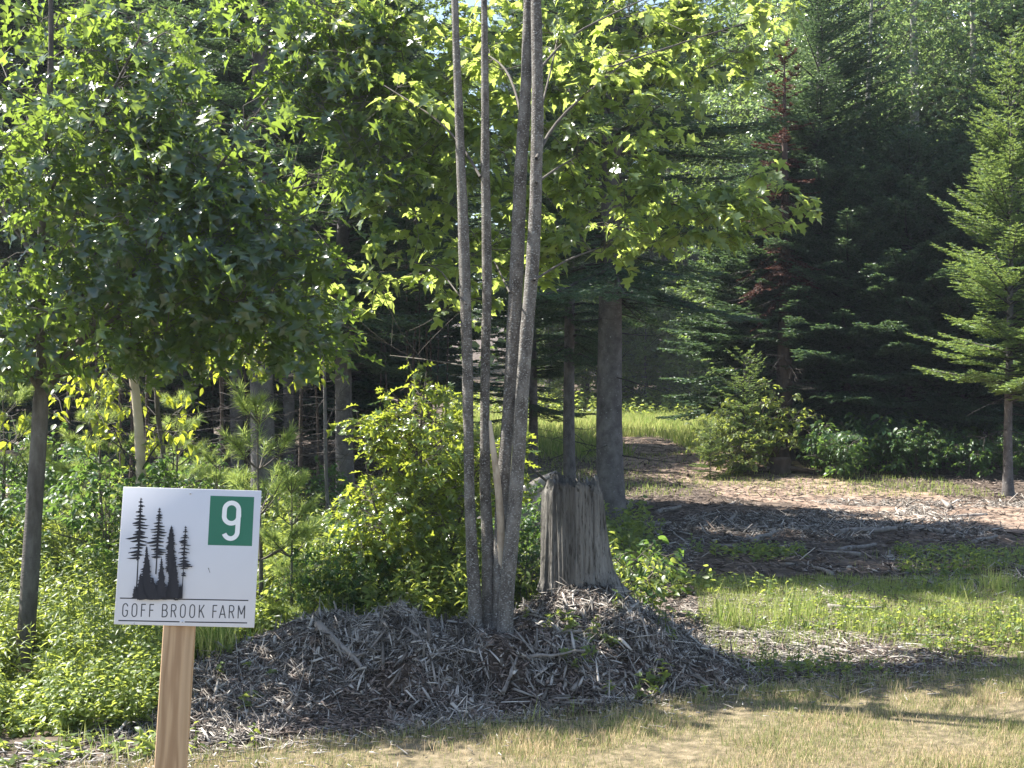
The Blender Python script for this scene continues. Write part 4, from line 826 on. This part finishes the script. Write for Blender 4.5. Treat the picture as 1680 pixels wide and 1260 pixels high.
broad('POP', 201, 12.5, 3.4, 2.4, 850, 30, .085, SMALL, 'poplar', 'palebark', .40, .14)
broad('POP2', 202, 10.5, 2.0, 2.0, 520, 30, .09, SMALL, 'poplar', 'palebark', .38, .11)
broad('BRD', 203, 9, 1.2, 1.9, 520, 30, .10, SMALL, 'far', 'firbark', .38, .10)
broad('SHR', 204, 1.7, .1, .85, 150, 24, .075, OVATE, 'shrub', 'twig', .2, .012, 3)
broad('SHR2', 205, 1.0, .05, .6, 110, 21, .055, OVATE, 'herb', 'twig', .15, .008, 4)
broad('SAP', 206, 3.4, .8, 1.0, 130, 18, .075, OVATE, 'birch', 'oakbark', .2, .03)
broad('LOW', 207, .45, .03, .28, 34, 15, .05, OVATE, 'shrub', 'twig', .09, .004, 3)
broad('LOWB', 208, .40, .03, .24, 30, 15, .04, OVATE, 'herb', 'twig', .08, .004, 3)
broad('FARB', 209, 5.5, .2, 2.2, 420, 30, .13, SMALL, 'far', 'firbark', .45, .06)
put('POP', 'poplar_tree', 1492, 24.4, 'tall poplar with pale trunk showing through its crown at upper right', rz=.5, s=1.05)
put('POP2', 'poplar_tree', 1420, 23.8, 'poplar with small glittering leaves left of the pale trunk', rz=2.5, s=.95)
put('POP2', 'poplar_tree', 1600, 25.0, 'poplar with dense blue-green crown right of the pale trunk', rz=4.5, s=1.15)
put('POP', 'poplar_tree', 1330, 29, 'poplar rising behind the dying reddish fir', rz=3.1, s=1.0)
put('POP2', 'poplar_tree', 1550, 29, 'poplar farther back, its crown filling the gap right of the pale trunk', rz=1.1, s=1.3)
put('POP', 'poplar_tree', 1680, 28, 'poplar crown at the right edge high above the bright fir', rz=2.1, s=1.05)
put('BRD', 'leafy_tree', 1215, 33, 'sunlit leafy tree right behind the clearing beside the dark overhanging fir', rz=3.2, s=1.3)
put('BRD', 'leafy_tree', 1238, 31, 'leafy tree with lit crown between the big fir and the dying fir', rz=1.2, s=1.1)
for k, (px, Y, s_) in enumerate([(250, 21, 1.0), (90, 23, 1.2), (450, 24, 1.2), (620, 28, 1.2), (-60, 20, 1.0), (560, 33, 1.5)]):
    put('BRD', 'leafy_tree', px, Y, 'leafy broadleaf tree glimpsed high behind the oak and maple crowns', group='leafy trees behind the oak and maple', rz=k * 1.1, s=s_)
for k, (px, Y, s_) in enumerate([(900, 48, .7), (985, 49, .75), (1060, 48, .8), (1130, 47, .8), (1190, 45, .8), (1245, 41, .7), (930, 51, .9), (1020, 52, .9), (1100, 51, .9), (1160, 50, .9), (1100, 55, 1.6), (980, 56, 1.7), (1180, 54, 1.6)]):
    put('FARB', 'leafy_bush', px, Y, 'pale sunlit leafy bush at the far side of the grassy clearing', 'bush', 'bushes beyond the grassy clearing', k * 1.7, s_)

put('SHR2', 'leafy_bush', 1200, 20.0, 'bright yellow-green bush at the left side of the track bend', cat='bush', s=.95)
put('SHR2', 'leafy_bush', 1238, 20.8, 'taller bright leafy bush just left of the low sawn stump', cat='bush', s=1.35, rz=2)
# birch-like sapling at left whose yellow-green boughs hang in the middle left
bs = ground_at(300, 9.3); bt = thing('birch_sapling', 'birch sapling with drooping backlit yellow-green leaves behind the oak trunk', 'sapling', tuple(bs))
sp = [px_path([(290, 900, 10), (270, 760, 9), (250, 620, 8), (300, 500, 6), (350, 420, 4)], 9.3, 16)]; g = Geo().add(*tubes(*sp[0], 8)); part('trunk', g, M['oakbark'], bt, True)
crown(bt, [sp[0][0]], [sp[0][1]], [(290, 520, 9.2, 130, 60, .5, 44), (420, 585, 9.1, 110, 40, .4, 32), (150, 640, 9.3, 130, 60, .4, 32), (240, 700, 9.3, 100, 60, .4, 18), (480, 500, 9.3, 70, 50, .4, 20), (60, 720, 9.2, 90, 50, .4, 22), (130, 560, 9.2, 60, 50, .3, 16), (380, 480, 9.4, 90, 60, .4, 22), (30, 860, 9.1, 50, 20, .3, 5)], OVATE, 'birch', 81, 10, .068, .2, 3, (.2, 1.3))
# peeled snag
sb = ground_at(228, 8.9); s_ = thing('dead_snag', 'thin dead tree with peeling pale bark rising behind the sign', 'tree', tuple(sb))
P, R = px_path([(232, 960, 19), (232, 800, 18), (228, 700, 16), (222, 640, 15), (212, 580, 13), (208, 540, 10)], 8.9, 24); R *= 1 + .07 * vnoise(4, P[:, 2], P[:, 2] * 0, 18)
part('trunk', Geo().add(*tubes(P, R, 12, True)), M['snag'], s_, True)
g = Geo()
for pts in [[(234, 770, 4), (250, 740, 3), (280, 705, 2)], [(224, 760, 4), (205, 740, 3), (180, 720, 2)], [(216, 640, 4), (190, 610, 3), (175, 600, 1.5)], [(235, 800, 4), (215, 770, 3), (185, 700, 2)]]:
    P, R = px_path(pts, 8.88, 6); g.add(*tubes(P, R, 5))
part('dead_branches', g, M['darktwig'], s_, True)
# thin sapling trunk
P, R = px_path([(540, 880, 6), (534, 760, 6), (533, 640, 5), (530, 520, 4), (532, 400, 3)], 11, 20); b = ground_at(540, 11); t = thing('bare_sapling', 'very thin bare trunk standing left of the grey fir trunk', 'sapling', tuple(b)); P[0, 2] = b[2] - .05
part('trunk', Geo().add(*tubes(P, R, 8)), M['firbark'], t, True); r = np.random.default_rng(9); n = 40; k = r.integers(2, 19, n); dd = nrm(r.normal(size=(n, 3)) * (1, 1, .3)); ll = r.uniform(.1, .6, (n, 1))
part('dead_branches', Geo().add(*tubes(np.stack([P[k], P[k] + dd * ll * .5 + (0, 0, -.01), P[k] + dd * ll + r.normal(size=(n, 3)) * .03], 1), np.tile([.004, .002, .001], (n, 1)), 3)), M['darktwig'], t)

# pine saplings
def pine(key, seed, H, nwh, Lm, nl=.085):
    r = np.random.default_rng(seed); wd = Geo(); g = Geo(); T = []
    zt = np.linspace(0, H, 12); tk = Geo().add(*tubes(np.stack([zt * 0 + .01 * np.sin(zt * 4), zt * 0, zt], -1), .018 * H * (1 - zt / H * .85) * .7, 8))
    for z in np.linspace(.15 * H, H * .93, nwh):
        t = z / H
        for k in range(6):
            az = r.uniform(0, 6.28); L = Lm * (1.08 - t) ** .8 * r.uniform(.7, 1.1); s = np.linspace(0, 1, 7); up = .35 + .8 * t
            B = np.stack([math.cos(az) * L * s, math.sin(az) * L * s, z + L * (up * s ** 1.3)], -1); wd.add(*tubes(B, np.linspace(.006, .002, 7), 5)); T.append((B[3], B[-1]))
            for j in range(int(L / .09)):
                q = r.uniform(.35, .9); p = B[int(q * 6)]; a = az + r.choice([-1, 1]) * r.uniform(.5, 1.); l = r.uniform(.08, .2) * (1.2 - q)*1.4
                e = p + np.array([math.cos(a), math.sin(a), up * 1.1]) * l; wd.add(*tubes(np.stack([p, (p + e) / 2, e]), np.array([.003, .002, .0015]), 3)); T.append((p * .6 + e * .4, e))
    T.append((np.array([0, 0, H * .82]), np.array([0, 0, H])))
    A_ = np.array([a for a, _ in T]); B_ = np.array([b for _, b in T]); n = len(T); m = 75
    q = r.random((n, m, 1)) ** .8; pos = A_[:, None] * (1 - q) + B_[:, None] * q; ax = nrm(B_ - A_)[:, None]
    d = nrm(ax * .75 + nrm(r.normal(size=(n, m, 3))) * .75); w = nrm(np.cross(d, r.normal(size=d.shape)))
    g.add(*scatter(NEEDLE[0], NEEDLE[1], (w * .0042).reshape(-1, 3), (d * nl * r.uniform(.7, 1.15, (n, m, 1))).reshape(-1, 3), (w * 0).reshape(-1, 3), pos.reshape(-1, 3)))
    FIR[key] = [('trunk', tk.mesh('trunk', M['oakbark'], True)), ('branches', wd.mesh('branches', M['twig'])), ('needle_tufts', g.mesh('needle_tufts', M['pine']))]
pine('P1', 301, 1.45, 5, .52); pine('P2', 302, 1.9, 6, .7)
def put_h(key, name, px, py_top, Y, H, label, **k):
    b = ground_at(px, Y); s = (at(px, py_top, Y)[2] - b[2]) / H; return put(key, name, px, Y, label, cat='sapling', s=s, **k)
put_h('P1', 'pine_sapling', 425, 668, 8.0, 1.45, 'young pine with long bright needles standing right behind the sign')
put_h('P1', 'pine_sapling', 478, 790, 7.9, 1.45, 'smallest young pine at the right edge of the sign', rz=2.)
put_h('P2', 'pine_sapling', 165, 640, 9.6, 1.9, 'young pine between the oak trunk and the pale dead snag', rz=1.)
put_h('P2', 'pine_sapling', 5, 600, 9.5, 1.9, 'darker young pine at the left edge behind the oak trunk', rz=3.)
put_h('P2', 'pine_sapling', 355, 750, 9.2, 1.9, 'young pine just above the top of the sign', rz=4.)
put_h('P2', 'pine_sapling', 290, 660, 10.4, 1.9, 'shaded young pine behind the pale dead snag', rz=5.)

# shrubs: left understory
r = np.random.default_rng(77)
GL = 'leafy shrubs in the undergrowth at left'
for k, (px, Y, s_, key) in enumerate([(175, 8.8, .62, 'SHR'), (120, 9.2, .5, 'SHR2'), (260, 8.6, .55, 'SHR2'), (330, 8.2, .5, 'SHR2'), (520, 8.4, .55, 'SHR2'), (545, 8.0, .35, 'SHR'), (590, 8.0, .32, 'SHR'), (-60, 9.2, .6, 'SHR'), (330, 11.5, .5, 'SHR'), (600, 10.2, .4, 'SHR'), (500, 11.8, .45, 'SHR'), (60, 10.5, .6, 'SHR'), (860, 8.6, .4, 'SHR'), (870, 9.6, .45, 'SHR')]):
    put(key, 'leafy_shrub', px, Y, 'leafy green shrub in the tall undergrowth behind the sign and mound', 'shrub', GL, r.uniform(0, 6), s_)
put('LOWB', 'leafy_shrub', 868, 7.9, 'low reddish-green shrub between the maple stems and the stump', 'shrub', rz=1, s=.95)
put('LOWB', 'leafy_shrub', 1030, 8.3, 'bright leafy shrub against the right side of the stump', 'shrub', rz=2, s=1.15)
put('LOW', 'leafy_shrub', 1038, 8.7, 'taller leafy shrub behind the right side of the stump', 'shrub', rz=4, s=1.1)
put('LOW', 'leafy_shrub', 890, 8.3, 'small green shrub against the left side of the stump', 'shrub', rz=3, s=1.0)
# shrubs along the dark wood edge at right
for k in range(26):
    px = 1345 + 12.5 * k + r.uniform(-14, 14); Y = r.uniform(19.6, 22)
    put('LOW' if k % 4 else 'SHR', 'edge_shrub', px, Y, 'low leafy shrub along the dark edge of the woods at right', 'shrub', 'low shrubs along the dark wood edge', r.uniform(0, 6), r.uniform(.9, 2.1) if k % 4 else r.uniform(.25, .6))
# thin bare poles among the firs at right and left
pr = Geo(); tz = np.linspace(-.1, 3.6, 10); pr.add(*tubes(np.stack([.03 * np.sin(tz * 2), .02 * np.cos(tz), tz], -1), (.024 * (1 - tz / 4)).clip(.004), 7))
nd = 46; zz = r.uniform(.6, 3.4, nd); az = r.uniform(0, 6.28, nd); L = r.uniform(.1, .45, nd); s = np.linspace(0, 1, 4)
dg = Geo().add(*tubes(np.stack([np.cos(az)[:, None] * L[:, None] * s, np.sin(az)[:, None] * L[:, None] * s, zz[:, None] - .12 * L[:, None] * s], -1), np.tile(np.linspace(.005, .0015, 4), (nd, 1)), 3))
FIR['POLE'] = [('trunk', pr.mesh('trunk', M['redbark'], True)), ('dead_branches', dg.mesh('dead_branches', M['darktwig']))]
for k in range(16):
    px = r.uniform(1330, 1640); put('POLE', 'bare_pole_tree', px, r.uniform(22, 27), 'thin bare trunk in the dark woods right of the track', 'tree', 'thin bare trunks in the woods at right', r.uniform(0, 6), r.uniform(.7, 1.1))
for k in range(30):
    px = r.uniform(80, 740); put('POLE', 'bare_pole_tree', px, r.uniform(13, 20), 'thin bare trunk in the dark woods left of the maple', 'tree', 'thin bare trunks in the woods at left', r.uniform(0, 6), r.uniform(.7, 1.1))

# low cut stump at the track bend
cs = ground_at(1280, 20.4); t = thing('cut_stump', 'small low sawn stump below the dying reddish fir', 'stump', tuple(cs)); a_ = np.linspace(-.1, .24, 8)
g = Geo().add(*tubes(np.stack([a_ * 0, a_ * .05, a_], -1), .16 * (1.25 - .9 * (a_ + .1)) * (1 + .05 * np.sin(a_ * 40)), 18, True)); part('wood_trunk', g, M['redbark'], t, True, local=True)
for k in range(9):
    a = -.6 + k * .5; Pp = np.array([[0, 0, .10], [math.cos(a) * .35, math.sin(a) * .3, .06], [math.cos(a) * .8, math.sin(a) * .6, -.02]]); g = Geo().add(*tubes(Pp, np.array([.05, .035, .012]), 6)); part('root', g, M['redbark'], t, True, local=True)

# ------------------------------------------------------------------ undergrowth (uncountable herbs)
def herb_field(g, n, x0, x1, y0, y1, hmin, hmax, seed, cond=None, thr=-.6, leaf=.05, tm=LANCE, per=16, wid=1.6):
    r = np.random.default_rng(seed); x = r.uniform(x0, x1, n); y = r.uniform(y0, y1, n); k = (vnoise(seed, x, y, 2.2) > thr)
    if cond is not None: k &= cond(x, y)
    x, y = x[k], y[k]; n = len(x); h = r.uniform(hmin, hmax, n) * np.where((np.abs(x * F / y + 800) < 40) & (y < 7.35), .4, 1) * (.72 + .62 * vnoise(seed + 3, x, y, 2.0)).clip(.25, 2); z = hz(x, y); lean = r.normal(size=(n, 2)) * .12
    t = np.linspace(.12, 1, per)[None] ; a = r.uniform(0, 6.28, (n, 1)) + np.arange(per)[None] * 2.4
    pos = np.stack([x[:, None] + lean[:, :1] * h[:, None] * t, y[:, None] + lean[:, 1:] * h[:, None] * t, z[:, None] + h[:, None] * t], -1)
    sz = leaf * r.uniform(.7, 1.3, (n, 1)) * (1.25 - .55 * t) * np.ones((n, per)); pitch = r.uniform(-.35, .7, (n, per))
    place_leaves(g, tm, pos.reshape(-1, 3), a.ravel(), pitch.ravel(), r.normal(size=n * per) * .4, sz.ravel(), wid)
    st = np.stack([np.stack([x, y, z], -1), pos[:, per // 2], pos[:, -1]], 1); g.add(*tubes(st, np.tile([.003, .002, .001], (n, 1)), 3))
g = Geo(); behind = lambda x, y: ((np.abs(x * F / y + 840 - 36) > 26) | (y > 7.35) | (y < 7.0)) & (mound(x, y) < .10) & (y > edge(x) + .35) & ((y > 7.5) | (x < -1.55))
herb_field(g, 3400, -5, .2, 6.9, 10.5, .22, .62, 91, behind, thr=-.3, leaf=.07, per=20)
herb_field(g, 5200, -4.2, -1.2, 6.0, 8.2, .08, .34, 92, behind, thr=-.35, leaf=.038, tm=OVATE, per=14, wid=.9)
herb_field(g, 900, -4.6, -.3, 6.6, 9.5, .35, .8, 191, behind, thr=-.1, leaf=.055, tm=LANCE, per=30, wid=1.2)
herb_field(g, 500, -4.6, .3, 6.2, 9.5, .15, .5, 192, behind, thr=.1, leaf=.09, tm=MAPLE, per=7, wid=.9)
herb_field(g, 2200, -6, 1.2, 9.5, 14, .15, .55, 93, None, leaf=.07, tm=OVATE, per=10, wid=1.1)
tag(link('undergrowth', g.mesh('undergrowth', M['herb'])), 'thick tangle of herbs, goldenrod and brambles on the forest edge at left', 'undergrowth', kind='stuff')
g = Geo(); rightc = lambda x, y: off_mound(x, y) & (y > edge(x) + .1)
herb_field(g, 1700, 1.0, 5.0, 7.0, 10.2, .04, .17, 94, rightc, .12, leaf=.035, tm=OVATE, per=8, wid=1.0)
herb_field(g, 900, .8, 6, 9.6, 12, .05, .2, 95, None, .0, leaf=.05, tm=OVATE, per=8, wid=1.0)
herb_field(g, 110, -1.6, 1.0, 6.2, 7.6, .04, .14, 96, lambda x, y: y > edge(x) + .05, .2, leaf=.05, tm=MAPLE, per=6, wid=1.0)
herb_field(g, 700, -4, -.6, 5.4, 6.6, .05, .16, 97, lambda x, y: y > edge(x) + .1, .0, leaf=.045, tm=OVATE, per=7, wid=1.0)
herb_field(g, 900, -2, 8, 42, 50, .3, .9, 98, None, -.2, leaf=.16, tm=OVATE, per=10, wid=1.0)
tag(link('weeds', g.mesh('weeds', M['herb'])), 'low yellow-green weeds growing through the chips and on open ground', 'weeds', kind='stuff')

# ------------------------------------------------------------------ far woods mass
g = Geo(); r = np.random.default_rng(123); n = 26000
u_ = r.uniform(-1, 1, n); x = u_ * 60; y = 66 + r.uniform(0, 14, n) - 18 * u_ ** 2 * 1.2; z = r.uniform(0, 1, n) ** .8 * (17 + 2.5 * vnoise(7, x, x * 0, .25)); 
place_leaves(g, SMALL, np.stack([x, y, z + 1.5], -1), r.uniform(0, 6.28, n), r.uniform(-1, .4, n), r.normal(size=n) * .7, r.uniform(.5, 1.0, n), 1.4)
tag(link('distant_woods', g.mesh('distant_woods', M['far'])), 'distant dense green woods closing the view', 'woods', kind='stuff')

# ================================================================== LIGHT, SKY, CAMERA
s = Vector((-math.sin(AZ) * math.cos(EL), math.cos(AZ) * math.cos(EL), math.sin(EL)))
sl = bpy.data.lights.new('sun', 'SUN'); sl.energy = 5; sl.angle = math.radians(.5); sl.color = (1, .955, .88)
so = bpy.data.objects.new('sun', sl); COL.objects.link(so); so.rotation_euler = s.to_track_quat('Z', 'Y').to_euler(); so.location = (0, 0, 30)
hz_m = bpy.data.materials.new('flare_haze'); hz_m.use_nodes = True; n_ = hz_m.node_tree; n_.nodes.clear(); o_ = n_.nodes.new('ShaderNodeOutputMaterial'); v_ = n_.nodes.new('ShaderNodeVolumePrincipled')
v_.inputs['Color'].default_value = (.80, .88, 1, 1); v_.inputs['Density'].default_value = .0007; v_.inputs['Anisotropy'].default_value = .3; n_.links.new(v_.outputs[0], o_.inputs['Volume'])  # added bluish volume lifts the darks in place of lens flare
tag(link('flare_haze', box_geo(-160, 160, -70, 265, -4, 34).mesh('flare_haze', hz_m)), 'thin bluish volume added to imitate lens flare veiling the dark tones', 'flare_haze', kind='stuff')
w = bpy.data.worlds.new('World'); sc.world = w; w.use_nodes = True; nt = w.node_tree
sky = nt.nodes.new('ShaderNodeTexSky'); sky.sky_type = 'NISHITA'; sky.sun_disc = False; sky.sun_elevation = EL; sky.sun_rotation = -AZ
nt.links.new(sky.outputs[0], nt.nodes['Background'].inputs[0]); nt.nodes['Background'].inputs[1].default_value = .08
cam = bpy.data.cameras.new('camera'); cam.sensor_width = 36; cam.lens = 36 * F / 1680; cam.clip_end = 600; cam.clip_start = .1
co = bpy.data.objects.new('camera', cam); COL.objects.link(co); co.location = tuple(CAM); co.rotation_euler = (math.pi / 2 + TH, 0, 0); sc.camera = co
sc.view_settings.view_transform = 'Standard'; sc.view_settings.look = 'None'; sc.view_settings.exposure = 1.8; sc.view_settings.gamma = 1
sc.cycles.max_bounces = 8; sc.cycles.diffuse_bounces = 4; sc.cycles.transmission_bounces = 4; sc.cycles.glossy_bounces = 2; sc.cycles.sample_clamp_indirect = 6
print('built in', round(time.time() - T0, 1), 's; verts', sum(len(m.vertices) for m in bpy.data.meshes))
